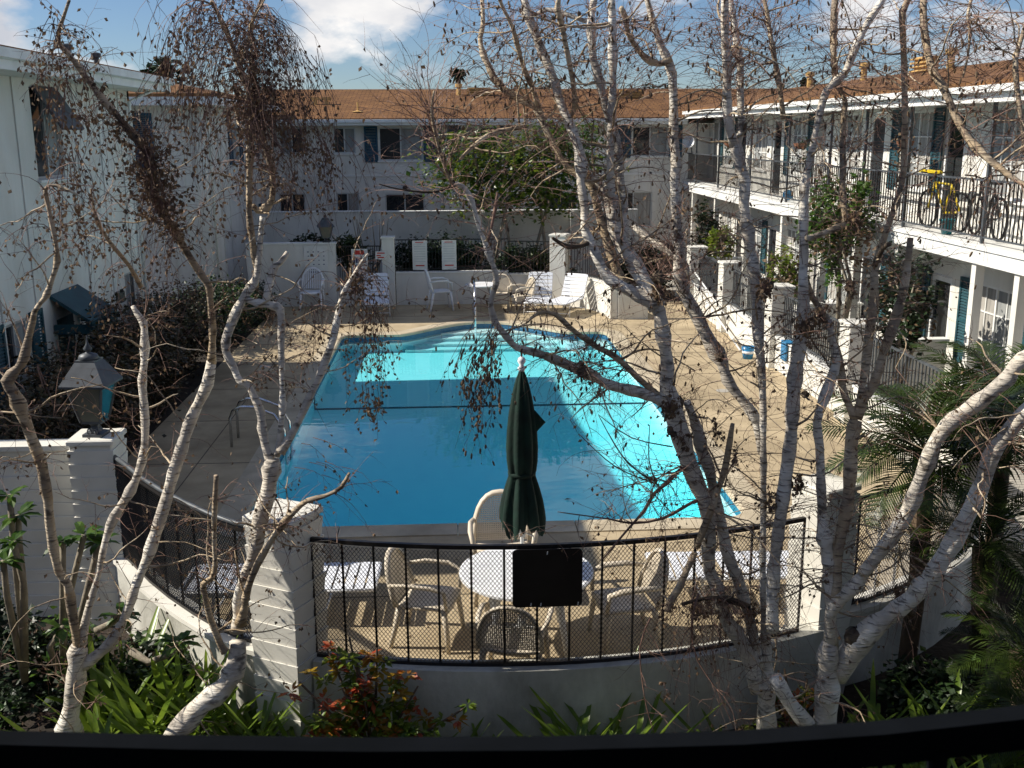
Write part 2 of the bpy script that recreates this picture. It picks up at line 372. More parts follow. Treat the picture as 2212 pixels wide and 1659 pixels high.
# coping stones
CIN = offset(OUT,-.03); i = 0; L = 0; seg = [0]
for i in range(1,n+1):
    a,b = OUT[i-1],OUT[i%n]; L += sqrt((a[0]-b[0])**2+(a[1]-b[1])**2)
    if L > 1.35 or i == n: seg.append(i); L = 0
for a,b in zip(seg,seg[1:]):
    vs=[]; fs=[]; ks=list(range(a,b+1))
    for q,k in enumerate(ks):
        k%=n; e = .006*(1 if q==0 else -1 if q==len(ks)-1 else 0)
        t = (V(OUT[(k+1)%n])-V(OUT[k-1])).normalized()
        def pt(p,z): return (p[k][0]+t.x*e, p[k][1]+t.y*e, z)
        vs += [pt(CIN,-.045),pt(CIN,.005),pt(OUT,.022),pt(COUT,.016),pt(COUT,-.05)]
    m5=len(ks)
    for q in range(m5-1):
        for r in range(4): fs.append((q*5+r,(q+1)*5+r,(q+1)*5+r+1,q*5+r+1))
    fs += [(4,3,2,1,0), tuple((m5-1)*5+r for r in range(5))]
    MB().add(vs,fs).build('coping_stone','coping',BAS)
# strips of ground level with the deck
struct(MB().box(6.4,30,9.5,36.5,-.3,-.012).build('patio_paving','patio'))
struct(MB().box(-6.7,-4.85,11.5,36.5,-.3,-.01).build('hedge_bed','soil'))
struct(MB().box(-4.84,6.39,28.6,36.5,-.3,-.014).build('back_bed','soil'))

# ------------------------------------------------------------------ walls, pillars, fences
def wall_path(b, poly, th, z0, z1):
    vs=[]; fs=[]; k=len(poly)
    for i in range(k):
        a,c = V(poly[max(i-1,0)]),V(poly[min(i+1,k-1)]); t=(c-a).normalized(); nx,ny=t.y*th/2,-t.x*th/2
        x,y=poly[i]; vs += [(x-nx,y-ny,z0),(x+nx,y+ny,z0),(x+nx,y+ny,z1),(x-nx,y-ny,z1)]
    for i in range(k-1):
        for r in range(4): fs.append((i*4+r,i*4+(r+1)%4,(i+1)*4+(r+1)%4,(i+1)*4+r))
    fs += [(0,3,2,1),((k-1)*4,(k-1)*4+1,(k-1)*4+2,(k-1)*4+3)]
    return b.add(vs,fs)
def curb(name,label,poly,z0=-.4,z1=.36,th=.2,m='curb',cap=True):
    o = thing(name,label,'wall',(poly[0][0],poly[0][1],z0))
    wall_path(MB(),poly,th,z0,z1).build('wall_body',m,o)
    if cap: wall_path(MB(),poly,th+.05,z1-.002,z1+.04).build('wall_cap','block',o)
    return o
curb('curved_wall','curved grey planter wall below the near mesh fence',NEAR,z1=.385,cap=False)
curb('curved_wall','sunlit curved low wall between plank pillar and lantern pillar',LEFTARC)
curb('curved_wall','low curved wall under the mesh fence at the palms',RIGHTARC)
def pillar(name,label,c,s,rz,z0,z1,ch=.165,m='block',planks=True):
    o = thing(name,label,'pillar',(c[0],c[1],z0),rz)
    H = z1-z0; MB().bbox((0,0,H/2),(s-.02,s-.02,H),None,.01).build('core',m,o,local=True)
    if planks:
        z = 0; h0=s/2+.006; h1=s/2-.002
        me=None
        while z+ch < H-.02:
            if me is None:
                b=MB(); hh=ch-.004; h0,h1=h1-.004,h0+.001
                b.add([(-h0,-h0,0),(h0,-h0,0),(h0,h0,0),(-h0,h0,0),(-h1,-h1,hh),(h1,-h1,hh),(h1,h1,hh),(-h1,h1,hh)],[(0,3,2,1),(4,5,6,7),(0,1,5,4),(1,2,6,5),(2,3,7,6),(3,0,4,7)])
                me=b.mesh('plank',m)
            inst(me,'plank',o,Matrix.Translation((0,0,z))); z += ch
    MB().bbox((0,0,H+.01),(s+.03,s+.03,.05),None,.012).build('cap',m,o,local=True)
    return o
pillar('fence_pillar','cream plank pillar at left end of the near mesh fence',(-1.42,8.02),.44,radians(-28),-.4,1.63)
pillar('fence_pillar','bright white pillar behind the white birch trunks at right',(3.22,8.42),.40,radians(28),-.4,1.63)
pillar('lantern_pillar','grey plank pillar carrying the pewter lantern',(-3.67,10.36),.44,0,-.4,1.63,.14)
g = thing('plank_wall','short plank wall running left from the lantern pillar','wall',(-4.6,10.5,-.4))
MB().box(-5.6,-3.92,10.42,10.58,-.4,1.50).build('wall_core','block',g)
for k in range(13): MB().add([(x,y,z) for z,yy in ((-.4+k*.147,10.412),(-.4+k*.147+.143,10.392)) for x,y in ((-5.6,yy),(-3.93,yy),(-3.93,10.44),(-5.6,10.44))],[(0,3,2,1),(4,5,6,7),(0,1,5,4),(1,2,6,5),(2,3,7,6),(3,0,4,7)]).build('plank','block',g)
MB().box(-5.6,-3.91,10.36,10.62,1.50,1.55).build('cap','block',g)

def resample(poly, step):
    P=[V(p) for p in poly]; out=[P[0]]; acc=0
    for a,b in zip(P,P[1:]):
        L=(b-a).length; d=step-acc
        while d<=L: out.append(a+(b-a)*d/L); d+=step
        acc=(acc+L)%step
    return out
def mesh_fence(name,label,poly,z0,z1,nbar):
    o = thing(name,label,'fence',(poly[0][0],poly[0][1],z0))
    P3=lambda z:[(x,y,z) for x,y in poly]
    for nm,z,h in (('top_rail',z1,.035),('bottom_rail',z0,.03)):
        wall_path(MB(),poly,.035,z-h/2,z+h/2).build(nm,'iron',o)
    L=sum((V(a)-V(b)).length for a,b in zip(poly,poly[1:]))
    bars=resample(poly,L/nbar)
    bm=MB().box(-.009,.009,-.009,.009,z0,z1).mesh('bar','iron')
    for q in bars: b=inst(bm,'bar',o,Matrix.Translation((q.x,q.y,0)),local=False)
    cx,cz=.017,.0215                              # half cell of the expanded metal
    Q=resample(poly,cx); rows=int((z1-z0-.02)/cz); b=MB()
    nrm=[]
    for i in range(len(Q)):
        t=(Q[min(i+1,len(Q)-1)]-Q[max(i-1,0)]).normalized(); nrm.append(V((t.y,-t.x)))
    for r in range(rows):
        zb=z0+.012+r*cz; vs=[]; fs=[]
        for i,q in enumerate(Q):
            z=zb+(cz-.001 if (i+r)%2 else 0); nn=nrm[i]*.016; w=.0028
            vs += [(q.x+nn.x,q.y+nn.y,z-w),(q.x+nn.x*.75,q.y+nn.y*.75,z+w),(q.x+nn.x*1.25,q.y+nn.y*1.25,z+w)]
        for i in range(len(Q)-1):
            for k in range(3): fs.append((i*3+k,i*3+(k+1)%3,(i+1)*3+(k+1)%3,(i+1)*3+k))
        b.add(vs,fs)
    b.build('metal_mesh','iron',o,kind='stuff')
    return o
mesh_fence('mesh_fence','black curved mesh fence in front of the umbrella table',[(x,y) for x,y in NEAR if -1.2<=x<=3.1],.40,1.43,16)
mesh_fence('mesh_fence','mesh fence with pale rail between lantern pillar and plank pillar',LEFTARC,.42,1.43,9)
mesh_fence('mesh_fence','mesh fence curving past the palms at right',RIGHTARC[:7],.42,1.43,12)
# pale top bar on the left arc
LF=[o for o in BASES if o.get('label','').startswith('mesh fence with pale')][0]
MB().tube([(x,y,1.475) for x,y in LEFTARC],.024,8).build('hand_bar','pewter',LF,True)
# black notice board fixed on the fence
nb=thing('notice_board','black rounded board fixed to the near mesh fence','board',(.80,7.60,.9))
yb=7.655
def rrect(x0,x1,z0,z1,r,y0,y1):
    p=[]
    for cx,cz,a0 in ((x1-r,z1-r,0),(x0+r,z1-r,pi/2),(x0+r,z0+r,pi),(x1-r,z0+r,1.5*pi)):
        for i in range(5): a=a0+i*pi/8; p.append((cx+r*cos(a),cz+r*sin(a)))
    k=len(p); vs=[(x,y0,z) for x,z in p]+[(x,y1,z) for x,z in p]
    fs=[tuple(range(k)),tuple(range(2*k-1,k-1,-1))]+[(i,k+i,k+(i+1)%k,(i+1)%k) for i in range(k)]
    return vs,fs
vs,fs=rrect(.425,.985,.93,1.425,.035,yb-.012,yb); MB().add(vs,fs).build('panel','board',nb)
for x,z in ((.70,1.395),(.57,.955),(.65,.955),(.95,.955)):
    MB().bar((x,yb-.018,z-.012),(x+.004,yb-.018,z+.012),.008,.006).build('tie','trim',nb)

def iron_fence(name,label,a,b,z0,z1,sp=.11,mat_='iron',r=.008):
    a,b=V(a),V(b); o=thing(name,label,'fence',(a.x,a.y,z0))
    MB().bar((a.x,a.y,z1),(b.x,b.y,z1),.035,.03).build('top_rail',mat_,o)
    MB().bar((a.x,a.y,z0+.06),(b.x,b.y,z0+.06),.03,.025).build('bottom_rail',mat_,o)
    me=MB().box(-r,r,-r,r,z0,z1).mesh('bar',mat_); L=(b-a).length; k=int(L/sp)
    for i in range(1,k):
        q=a+(b-a)*i/k; inst(me,'bar',o,Matrix.Translation((q.x,q.y,0)),local=False)
    return o
# right hand wall with pillars
PR=[12.2,16.1,20.2,24.0,27.4]
names=['by the palms','in front of the shrub','beside the blue pool toys','by the folded ladder','nearest the back fence']
for k,y in enumerate(PR):
    if k==0: continue
    pillar('fence_pillar','white square pillar of the right fence, %s'%names[k],(6.5,y),.46,0,-.1,1.62,m='stucco',planks=False)
segs=list(zip(PR,PR[1:]))+[(27.4,28.9)]
sl=['nearest the palms','behind the second pillar','behind the ladder','toward the back corner','last short stretch at the back corner']
for k,(y0,y1) in enumerate(segs):
    o=thing('low_wall','sunlit white low wall of right fence, %s'%sl[k],'wall',(6.5,y0,-.1))
    MB().box(6.40,6.60,y0+.23,y1-.23,-.1,.62).build('wall_body','stucco',o)
    MB().box(6.38,6.62,y0+.23,y1-.23,.618,.66).build('wall_cap','trim',o)
    iron_fence('iron_fence','grey iron bar fence on right low wall, %s'%sl[k],(6.5,y0+.24),(6.5,y1-.24),.66,1.5,.105,'pewter',.009)
# back fence, Y = 28.5
o=thing('solid_wall','grey solid wall left of the pool gate','wall',(-4,28.5,-.1)); MB().box(-5.6,-3.2,28.42,28.62,-.1,1.70).build('wall_body','stucco',o); MB().box(-5.6,-3.18,28.39,28.65,1.698,1.74).build('wall_cap','trim',o)
o=thing('low_wall','shaded low wall under the pool gate signs','wall',(-2.5,28.5,-.1)); MB().box(-3.19,-1.96,28.44,28.62,-.1,.60).build('wall_body','stucco',o)
iron_fence('pool_gate','dark barred gate with warning signs',(-3.17,28.53),(-1.97,28.53),.60,1.62,.06)['category']='gate'
pillar('fence_pillar','shaded pillar right of the pool gate',(-1.78,28.53),.36,0,-.1,1.85,m='stucco',planks=False)
o=thing('low_wall','low white wall below the two rule boards at the far end','wall',(.4,28.5,-.1)); MB().box(-1.59,1.50,28.44,28.62,-.1,.88).build('wall_body','stucco',o); MB().box(-1.59,1.50,28.41,28.65,.878,.915).build('wall_cap','trim',o)
iron_fence('iron_fence','black fence behind the two rule boards',(-1.58,28.53),(1.5,28.53),.93,1.78,.09)
FARARC=[(1.51,28.53),(1.9,28.49),(2.35,28.40),(2.8,28.24),(3.2,28.0),(3.52,27.65),(3.76,27.2),(3.92,26.7),(4.0,26.2),(4.04,25.75)]
curb('curved_wall','sunlit curved low wall behind the far lounge chairs',FARARC,-.1,.80,.18,'stucco')
o=thing('iron_fence','black bar fence on the far sunlit curved wall','fence',(1.51,28.53,.84))
wall_path(MB(),FARARC,.035,1.70,1.73).build('top_rail','iron',o); wall_path(MB(),FARARC,.03,.90,.925).build('bottom_rail','iron',o)
me=MB().box(-.008,.008,-.008,.008,.84,1.71).mesh('bar','iron')
for q in resample(FARARC,.10): inst(me,'bar',o,Matrix.Translation((q.x,q.y,0)),local=False)
pillar('fence_pillar','sunlit white pillar at far end behind the lounge chairs',(2.90,28.22),.46,radians(-22),-.1,1.9,m='stucco',planks=False)
o=thing('low_wall','short shaded low wall at the right end of the far curved wall','wall',(4.4,25.8,-.1)); MB().box(4.14,4.9,25.70,25.86,-.1,.78).build('wall_body','stucco',o); MB().box(4.14,4.92,25.67,25.89,.778,.81).build('wall_cap','trim',o)
# garden wall behind the fence with bright cap
o=thing('garden_wall','tall grey garden wall behind the far planting','wall',(0,31.5,0))
MB().box(-6.2,-2.2,31.42,31.6,-.1,2.33).build('wall_body','stucco',o); MB().box(-2.2,5.6,31.5,31.68,-.1,2.31).build('wall_body','stucco',o)
MB().box(-6.2,-2.19,31.38,31.64,2.33,2.36).build('wall_cap','trim',o); MB().box(-2.19,5.6,31.46,31.72,2.31,2.34).build('wall_cap','trim',o)
for x in (-2.2,.9,3.6): MB().box(x-.06,x+.06,31.36,31.46,-.1,2.3).build('pier','stucco',o)
# signs
def sign(label,x0,x1,z0,z1,y,lines):
    o=thing('notice_sign',label,'sign',((x0+x1)/2,y,z0)); MB().box(x0,x1,y-.02,y,z0,z1).build('panel','signwhite',o)
    w,h=x1-x0,z1-z0
    for (a,b,c,d,m) in lines: MB().box(x0+a*w,x0+b*w,y-.024,y-.0205,z0+c*h,z0+d*h).build('print_mark',m,o)
rn=random.Random(3)
dots=[(.15+i*.22+rn.uniform(-.02,.02),.15+i*.22+.06,.78-j*.14,.81-j*.14,'signink') for j in range(4) for i in range(4)]+[(.2,.6,.1,.14,'signink'),(.2,.5,.2,.23,'signink')]
sign('large pale notice board with faint print on the solid wall',-4.05,-3.42,.85,1.66,28.41,dots)
sign('white sign with red block on the pool gate',-2.78,-2.34,.86,1.55,28.49,[(.22,.78,.78,.95,'signred')]+[(.1+.16*i,.22+.16*i,.45,.66,'signink') for i in range(5)]+[(.1,.9,.34,.38,'signink'),(.1,.8,.2,.24,'signink')])
sign('small red lettered sign on the pool gate',-2.12,-1.98+.16,1.28,1.5,28.34,[(.15,.85,.7,.85,'signred'),(.1,.5,.4,.55,'signred'),(.2,.8,.15,.3,'signred')])
for lab,x in (('rule board on the far fence, left of the pair',-1.12),('rule board on the far fence, right of the pair',-.32)):
    sign(lab,x,x+.40,.96,1.76,28.49,[(.12,.88,.88-.085*i,.90-.085*i,'frame') for i in range(8)]+[(.2,.8,.13,.17,'signred'),(.2,.75,.93,.96,'signred')])
# ------------------------------------------------------------------ buildings
def wp(Wl,u,d,z):
    ax,pl=Wl
    return (u,pl-d,z) if ax=='x' else (pl+d,u,z) if ax=='l' else (pl-d,u,z)
def wbox(b,Wl,u0,u1,z0,z1,d0,d1):
    p=[wp(Wl,u,d,z) for z in (z0,z1) for u,d in ((u0,d1),(u1,d1),(u1,d0),(u0,d0))]
    b.add(p,[(0,3,2,1),(4,5,6,7),(0,1,5,4),(1,2,6,5),(2,3,7,6),(3,0,4,7)]); return b
def wall_open(b,Wl,u0,u1,z0,z1,ops,th=.12):
    us=sorted({u0,u1,*[o[0] for o in ops],*[o[1] for o in ops]}); zs=sorted({z0,z1,*[o[2] for o in ops],*[o[3] for o in ops]})
    for a,c in zip(us,us[1:]):
        run=None
        for e,f in zip(zs,zs[1:]):
            hole=any(o[0]<=(a+c)/2<=o[1] and o[2]<=(e+f)/2<=o[3] for o in ops)
            if not hole:
                b.add([wp(Wl,a,0,e),wp(Wl,c,0,e),wp(Wl,c,0,f),wp(Wl,a,0,f)],[(0,1,2,3)])
    for o in ops:
        q=[(o[0],o[2]),(o[1],o[2]),(o[1],o[3]),(o[0],o[3])]
        for i in range(4):
            (a,e),(c,f)=q[i],q[(i+1)%4]
            b.add([wp(Wl,a,0,e),wp(Wl,a,-th,e),wp(Wl,c,-th,f),wp(Wl,c,0,f)],[(0,1,2,3)])
    return b
def window(bld,Wl,u0,u1,z0,z1,panes=2,mats=('glass','blind'),muntin=False,sill=True,fm='frame'):
    b=MB(); t=.045
    wbox(b,Wl,u0,u1,z1-t,z1,-.09,-.03); wbox(b,Wl,u0,u1,z0,z0+t,-.09,-.03)
    wbox(b,Wl,u0,u0+t,z0+t,z1-t,-.09,-.03); wbox(b,Wl,u1-t,u1,z0+t,z1-t,-.09,-.03)
    for i in range(1,panes):
        u=u0+(u1-u0)*i/panes; wbox(b,Wl,u-t/2,u+t/2,z0+t,z1-t,-.085,-.035)
    w=b.build('window',fm,bld)
    for i in range(panes):
        a=u0+(u1-u0)*i/panes; c=u0+(u1-u0)*(i+1)/panes
        wbox(MB(),Wl,a+.01,c-.01,z0+.01,z1-.01,-.08,-.065).build('pane',mats[i%len(mats)],w)
        if muntin:
            mm=MB()
            for k in (1,2): zz=z0+(z1-z0)*k/3; wbox(mm,Wl,a+.02,c-.02,zz-.012,zz+.012,-.064,-.045)
            uu=(a+c)/2; wbox(mm,Wl,uu-.012,uu+.012,z0+.02,z1-.02,-.0645,-.044); mm.build('glazing_bar',fm,w)
    if sill: wbox(MB(),Wl,u0-.05,u1+.05,z0-.045,z0-.002,-.02,.06).build('sill','trim',w)
    return w
def shutter(bld,Wl,u0,u1,z0,z1,m='blue'):
    b=MB(); t=.06
    wbox(b,Wl,u0,u0+t,z0,z1,.004,.04); wbox(b,Wl,u1-t,u1,z0,z1,.004,.04)
    for z in (z0,(z0+z1)/2-t/2,z1-t): wbox(b,Wl,u0+t,u1-t,z,z+t,.006,.038)
    s=b.build('shutter',m,bld)
    sb=MB(); z=z0+t
    while z<z1-t:
        p=[wp(Wl,u,d,zz) for u in (u0+t,u1-t) for d,zz in ((.008,z+.035),(.03,z),(.034,z+.006),(.012,z+.041))]
        sb.add(p,[(0,1,2,3),(7,6,5,4),(0,4,5,1),(1,5,6,2),(2,6,7,3),(3,7,4,0)]); z+=.05
    sb.build('louvres',m,s); return s
def roof_slab(b,pts,th=.10):
    k=len(pts); vs=[tuple(p) for p in pts]+[(x,y,z-th) for x,y,z in pts]
    return b.add(vs,[tuple(range(k)),tuple(range(2*k-1,k-1,-1))]+[(i,k+i,k+(i+1)%k,(i+1)%k) for i in range(k)])

# ---- left wing near
A=thing('apartment_wing','white board and batten wing along the left side of the pool','building',(-9,17,0))
WA=('l',-6.35); y0,y1=11.8,21.6
opsA=[(16.6,17.75,3.95,5.34),(14.7,15.6,.5,2.0),(16.7,17.6,-.02,1.75),(20.3,21.1,.9,2.0)]
wall_open(MB(),WA,y0,y1,-.1,5.6,opsA).build('wall','stucco',A)
wall_open(MB(),('x',y0),-12,-6.35,-.1,5.6,[]).build('wall','stucco',A)
MB().box(-12,-6.35,y1-.12,y1,-.1,5.6).build('wall','stucco',A)
for k in range(8):
    u=12.3+k*1.22
    if not any(o[0]<u<o[1] for o in opsA[:1]): wbox(MB(),WA,u-.022,u+.022,-.1,5.45,.002,.022).build('batten','stucco',A)
w=window(A,WA,16.6,17.75,3.95,5.38,2,('glass','blind'))
sh=MB(); sh.add([wp(WA,16.7,.03,5.36),wp(WA,17.65,.03,5.36),wp(WA,17.65,.42,4.72),wp(WA,16.7,.42,4.72),wp(WA,16.7,.0,5.34),wp(WA,17.65,.0,5.34),wp(WA,17.65,.39,4.70),wp(WA,16.7,.39,4.70)],[(0,1,2,3),(7,6,5,4),(0,4,5,1),(1,5,6,2),(2,6,7,3),(3,7,4,0)]); sh.build('awning_shutter','pewter',A)
window(A,WA,14.7,15.6,.5,2.0,2,('glass','blind'))
shutter(A,WA,14.2,14.68,.45,2.05,'teal'); shutter(A,WA,15.62,16.1,.45,2.05,'teal')
wbox(MB(),WA,16.73,17.57,0,1.72,-.08,-.05).build('door','teal',A)
h=MB(); za,zb=2.18,1.75
h.add([wp(WA,16.5,.01,za),wp(WA,17.75,.01,za),wp(WA,17.75,.62,zb),wp(WA,16.5,.62,zb),wp(WA,16.5,.01,za-.06),wp(WA,17.75,.01,za-.06),wp(WA,17.75,.62,zb-.06),wp(WA,16.5,.62,zb-.06)],[(0,1,2,3),(7,6,5,4),(0,4,5,1),(1,5,6,2),(2,6,7,3),(3,7,4,0)])
hd=h.build('door_hood','teal',A)
for u in (16.52,17.69): wbox(MB(),WA,u,u+.04,1.55,1.70,.02,.6).build('hood_side','teal',hd)
wbox(MB(),WA,16.5,17.75,1.48,1.70,.585,.62).build('hood_valance','teal',hd)
window(A,WA,20.3,21.1,.9,2.0,2,('blind','glass'))
wbox(MB(),WA,19.6,19.85,1.55,1.75,.0,.12).build('meter_box','frosted',A)
rf=roof_slab(MB(),[(-5.70,y0-.5,5.75),(-5.70,y1+.6,5.75),(-12,y1+.6,6.72),(-12,y0-.5,6.72)]).build('roof','shingle_side',A)
MB().box(-5.75,-5.68,y0-.5,y1+.6,5.45,5.65).build('fascia','trim',A)
MB().add([(-5.68,y,z) if k else (-5.58,y,z) for y in (y0-.5,y1+.6) for k,z in ((1,5.57),(0,5.59),(0,5.71),(1,5.71))],[(0,1,5,4),(1,2,6,5),(2,3,7,6),(3,0,4,7),(3,2,1,0),(4,5,6,7)]).build('gutter','trim',A)
MB().tube([(-6.28,21.35,-.05),(-6.28,21.35,5.25),(-5.75,21.5,5.5)],.035,8).build('downspout','trim',A,True)
MB().box(-6.35,-5.75,y0-.5,y1+.6,5.45,5.49).build('soffit','stucco',A)
for y,s in ((18.3,.16),(19.7,.12)):
    MB().lathe([(.05,0),(.05,s),(.09,s),(.09,s+.07),(.02,s+.09)],(-6.3,y,5.84),10).build('roof_vent','pewter',rf)

# ---- left wing far
B=thing('corner_wing','white corner wing with blue shutters beyond the near left roof','building',(-8,30,0))
WB=('x',27.0); WB2=('l',-6.2)
wall_open(MB(),WB,-12,-6.2,-.1,5.35,[(-9.4,-8.0,3.84,5.11)]).build('wall','stucco',B)
wall_open(MB(),WB2,27.0,36.2,-.1,5.35,[(30.4,31.4,3.8,4.9),(33.1,34.0,3.9,4.9),(33.0,33.9,1.2,2.4)]).build('wall','stucco',B)
window(B,WB,-9.4,-8.0,3.84,5.11); shutter(B,WB,-7.98,-7.42,3.80,5.13)
for u in (-7.1,-6.75,-6.45): wbox(MB(),WB,u-.02,u+.02,-.1,5.3,.002,.02).build('batten','stucco',B)
for (a,c,z0,z1) in ((30.4,31.4,3.8,4.9),(33.1,34.0,3.9,4.9),(33.0,33.9,1.2,2.4)):
    window(B,WB2,a,c,z0,z1); shutter(B,WB2,a-.42,a-.02,z0-.03,z1+.03); shutter(B,WB2,c+.02,c+.42,z0-.03,z1+.03)
for u in (28.6,29.6,32,35): wbox(MB(),WB2,u-.02,u+.02,-.1,5.3,.002,.02).build('batten','stucco',B)
roof_slab(MB(),[(-12,26.45,5.58),(-5.65,26.45,5.58),(-8.6,30.2,6.15),(-12,30.2,6.15)]).build('roof','shingle',B)
roof_slab(MB(),[(-5.65,26.45,5.58),(-5.65,36,5.58),(-8.6,36,6.15),(-8.6,30.2,6.15)]).build('roof','shingle_side',B)
MB().box(-12,-5.66,26.42,26.47,5.30,5.50).build('fascia','trim',B); MB().box(-5.70,-5.65,26.47,36,5.30,5.50).build('fascia','trim',B)
MB().box(-12,-5.7,26.47,27.0,5.30,5.34).build('soffit','stucco',B); MB().box(-6.2,-5.7,27.0,36,5.30,5.34).build('soffit','stucco',B)

MB().tube([(-6.12,27.3,-.05),(-6.12,27.3,5.1),(-5.72,26.9,5.38)],.035,8).build('downspout','trim',B,True)
# ---- back building
K=thing('back_building','long two storey white building with brown shingle roof across the far end','building',(0,38,0))
WK=('x',36.0)
up=[(-5.75,-4.95,3.95,4.80),(-3.97,-3.22,3.95,4.80),(-2.45,-.98,3.70,4.80),(.35,1.6,3.70,4.80),(2.9,4.0,3.9,4.8),(6.15,7.4,3.80,4.80)]
lo=[(-5.88,-5.0,1.5,2.64),(-3.95,-3.18,1.5,2.64),(-2.3,-.95,1.4,2.60),(.6,1.9,1.4,2.6),(3.0,4.3,1.4,2.6),(5.6,6.9,1.4,2.6)]
wall_open(MB(),WK,-6.25,9.6,-.1,5.0,up+lo).build('wall','stucco',K)
wbox(MB(),WK,-6.2,9.5,3.18,3.24,.002,.03).build('belt_course','trim',K)
for i,(a,c,z0,z1) in enumerate(up):
    window(K,WK,a,c,z0,z1,2,('glass','blind') if i in (1,2,5) else ('blind','glass'))
    if i in (2,3,5): shutter(K,WK,a-.48,a-.03,z0-.05,z1+.03); shutter(K,WK,c+.03,c+.48,z0-.05,z1+.03)
for i,(a,c,z0,z1) in enumerate(lo): window(K,WK,a,c,z0,z1,2,('glass','glass') if i%2==0 else ('glass','curtain'))
b=MB().lathe([(.02,0),(.07,.03),(.09,.12),(.05,.18)],(-1.6,35.93,2.70),10); b.build('wall_light','iron',K)
rk=roof_slab(MB(),[(-7,35.35,5.08),(13,35.35,5.08),(13,41,6.22),(-7,41,6.22)]).build('roof','shingle',K)
roof_slab(MB(),[(-7,41.02,6.22),(13,41.02,6.22),(13,46,5.2),(-7,46,5.2)]).build('roof','shingle',K)
MB().box(-7,7.9,35.30,35.345,4.86,5.05).build('fascia','trim',K); MB().box(-7,9.6,35.345,36,4.86,4.89).build('soffit','stucco',K)
MB().box(-7,7.9,35.21,35.30,4.95,5.04).build('gutter','trim',K)
for x in (-.3,4.9): MB().tube([(x,35.95,-.05),(x,35.95,4.7),(x,35.3,4.95)],.035,8).build('downspout','trim',K,True)
for x,z in ((-4.4,3.5),(2.2,2.95),(-1.2,3.45)): MB().box(x-.12,x+.12,35.965,35.998,z,z+.14).build('wall_vent','frame',K)
def rz(y): return 5.08+(y-35.35)*.2018
for x,y in ((-4.75,37.9),(-4.35,37.9)):
    v=MB().lathe([(.07,-.05),(.07,.14),(.05,.14)],(x,y,rz(y)),8); v.box(x-.17,x+.17,y-.07,y+.07,rz(y)+.14,rz(y)+.24); v.build('roof_vent','gold',rk)
v=MB().lathe([(.03,0),(.03,.32)],(-3.15,36.5,rz(36.5)),8); v.lathe([(.2,0),(.05,.05)],(-3.15,36.5,rz(36.5)),8); v.build('vent_pipe','gold',rk)
for x,y in ((1.05,39.6),(6.6,39.0)):
    v=MB()
    for k in range(3): v.box(x-.45,x+.45,y-.1-k*.02,y+.2,rz(y)+.03+k*.09,rz(y)+.07+k*.09)
    v.box(x-.4,x+.4,y,y+.2,rz(y)-.05,rz(y)+.28); v.build('louvre_vent','gold',rk)
    MB().lathe([(.08,-.05),(.08,.3),(.13,.3),(.13,.42)],(x-.75,y+.1,rz(y)),8).build('roof_vent','gold',rk)

# ---- right building with balcony
G=thing('balcony_building','sunlit white apartment building with balcony along the right side','building',(10,24,0))
WG=('r',8.80); YB0,YB1=10.5,36.0
bays=[12.2,15.6,19.0,22.4,25.8,29.2,32.6]
ops=[]; 
for y in bays: ops += [(y,y+1.35,3.55,5.0),(y+2.15,y+3.0,2.96,5.0),(y,y+1.35,.75,2.15),(y+2.15,y+3.0,0.02,2.1)]
wall_open(MB(),WG,YB0,36.0,-.1,5.2,ops).build('wall','stucco',G)
wall_open(MB(),('x',YB0),8.80,16,-.1,5.2,[]).build('wall','stucco',G)
for i,y in enumerate(bays):
    window(G,WG,y,y+1.35,3.55,5.0,2,('curtain','blind'),True,fm='trim')
    if i%2==0: shutter(G,WG,y-.44,y-.03,3.5,5.03,'teal'); shutter(G,WG,y+1.38,y+1.79,3.5,5.03,'teal')
    window(G,WG,y,y+1.35,.75,2.15,2,('blind','curtain'),True,fm='trim')
    if i%2==1 or i==2: shutter(G,WG,y-.44,y-.03,.7,2.18,'teal'); shutter(G,WG,y+1.38,y+1.79,.7,2.18,'teal')
    for z0,z1 in ((2.98,4.98),(.04,2.08)):
        d=wbox(MB(),WG,y+2.18,y+2.97,z0,z1,-.10,-.06).build('door','glass' if i%3 else 'curtain',G)
        wbox(MB(),WG,y+2.18,y+2.26,z0,z1,-.06,-.03).build('door_stile','trim',d); wbox(MB(),WG,y+2.89,y+2.97,z0,z1,-.06,-.03).build('door_stile','trim',d); wbox(MB(),WG,y+2.26,y+2.89,z1-.1,z1,-.06,-.03).build('door_rail','trim',d)
MB().box(8.0,8.80,YB0,35.9,2.74,2.95).build('balcony_slab','trim',G)
MB().box(7.93,8.0,YB0,35.9,2.66,2.88).build('balcony_fascia','trim',G); MB().box(7.90,8.0,YB0,35.9,2.882,2.955).build('balcony_edge','trim',G)
for y in (14.2,15.45,18.3,20.3,22.2,25.0,28.2,31.6,34.6):
    MB().box(8.04,8.09,y-.025,y+.025,2.955,5.12).build('post','pewter',G)
    MB().box(7.98,8.12,y-.07,y+.07,-.05,2.66).build('column','stucco',G)
MB().box(7.85,8.80,YB0-.5,35.3,5.06,5.10).build('soffit','stucco',G)
MB().box(7.80,7.85,YB0-.5,35.3,5.06,5.22).build('fascia','trim',G); MB().box(7.69,7.80,YB0-.5,35.25,5.17,5.27).build('gutter','trim',G)
MB().box(7.78,7.86,YB0-.5,35.3,5.03,5.075).build('drip_edge','trim',G)
rg=roof_slab(MB(),[(7.72,YB0-.5,5.33),(7.72,35.3,5.33),(7.9,35.5,5.36),(13.2,41.2,6.24),(13.2,YB0-.5,6.24)]).build('roof','shingle_side',G)
def rx(x): return 5.33+(x-7.72)*.166
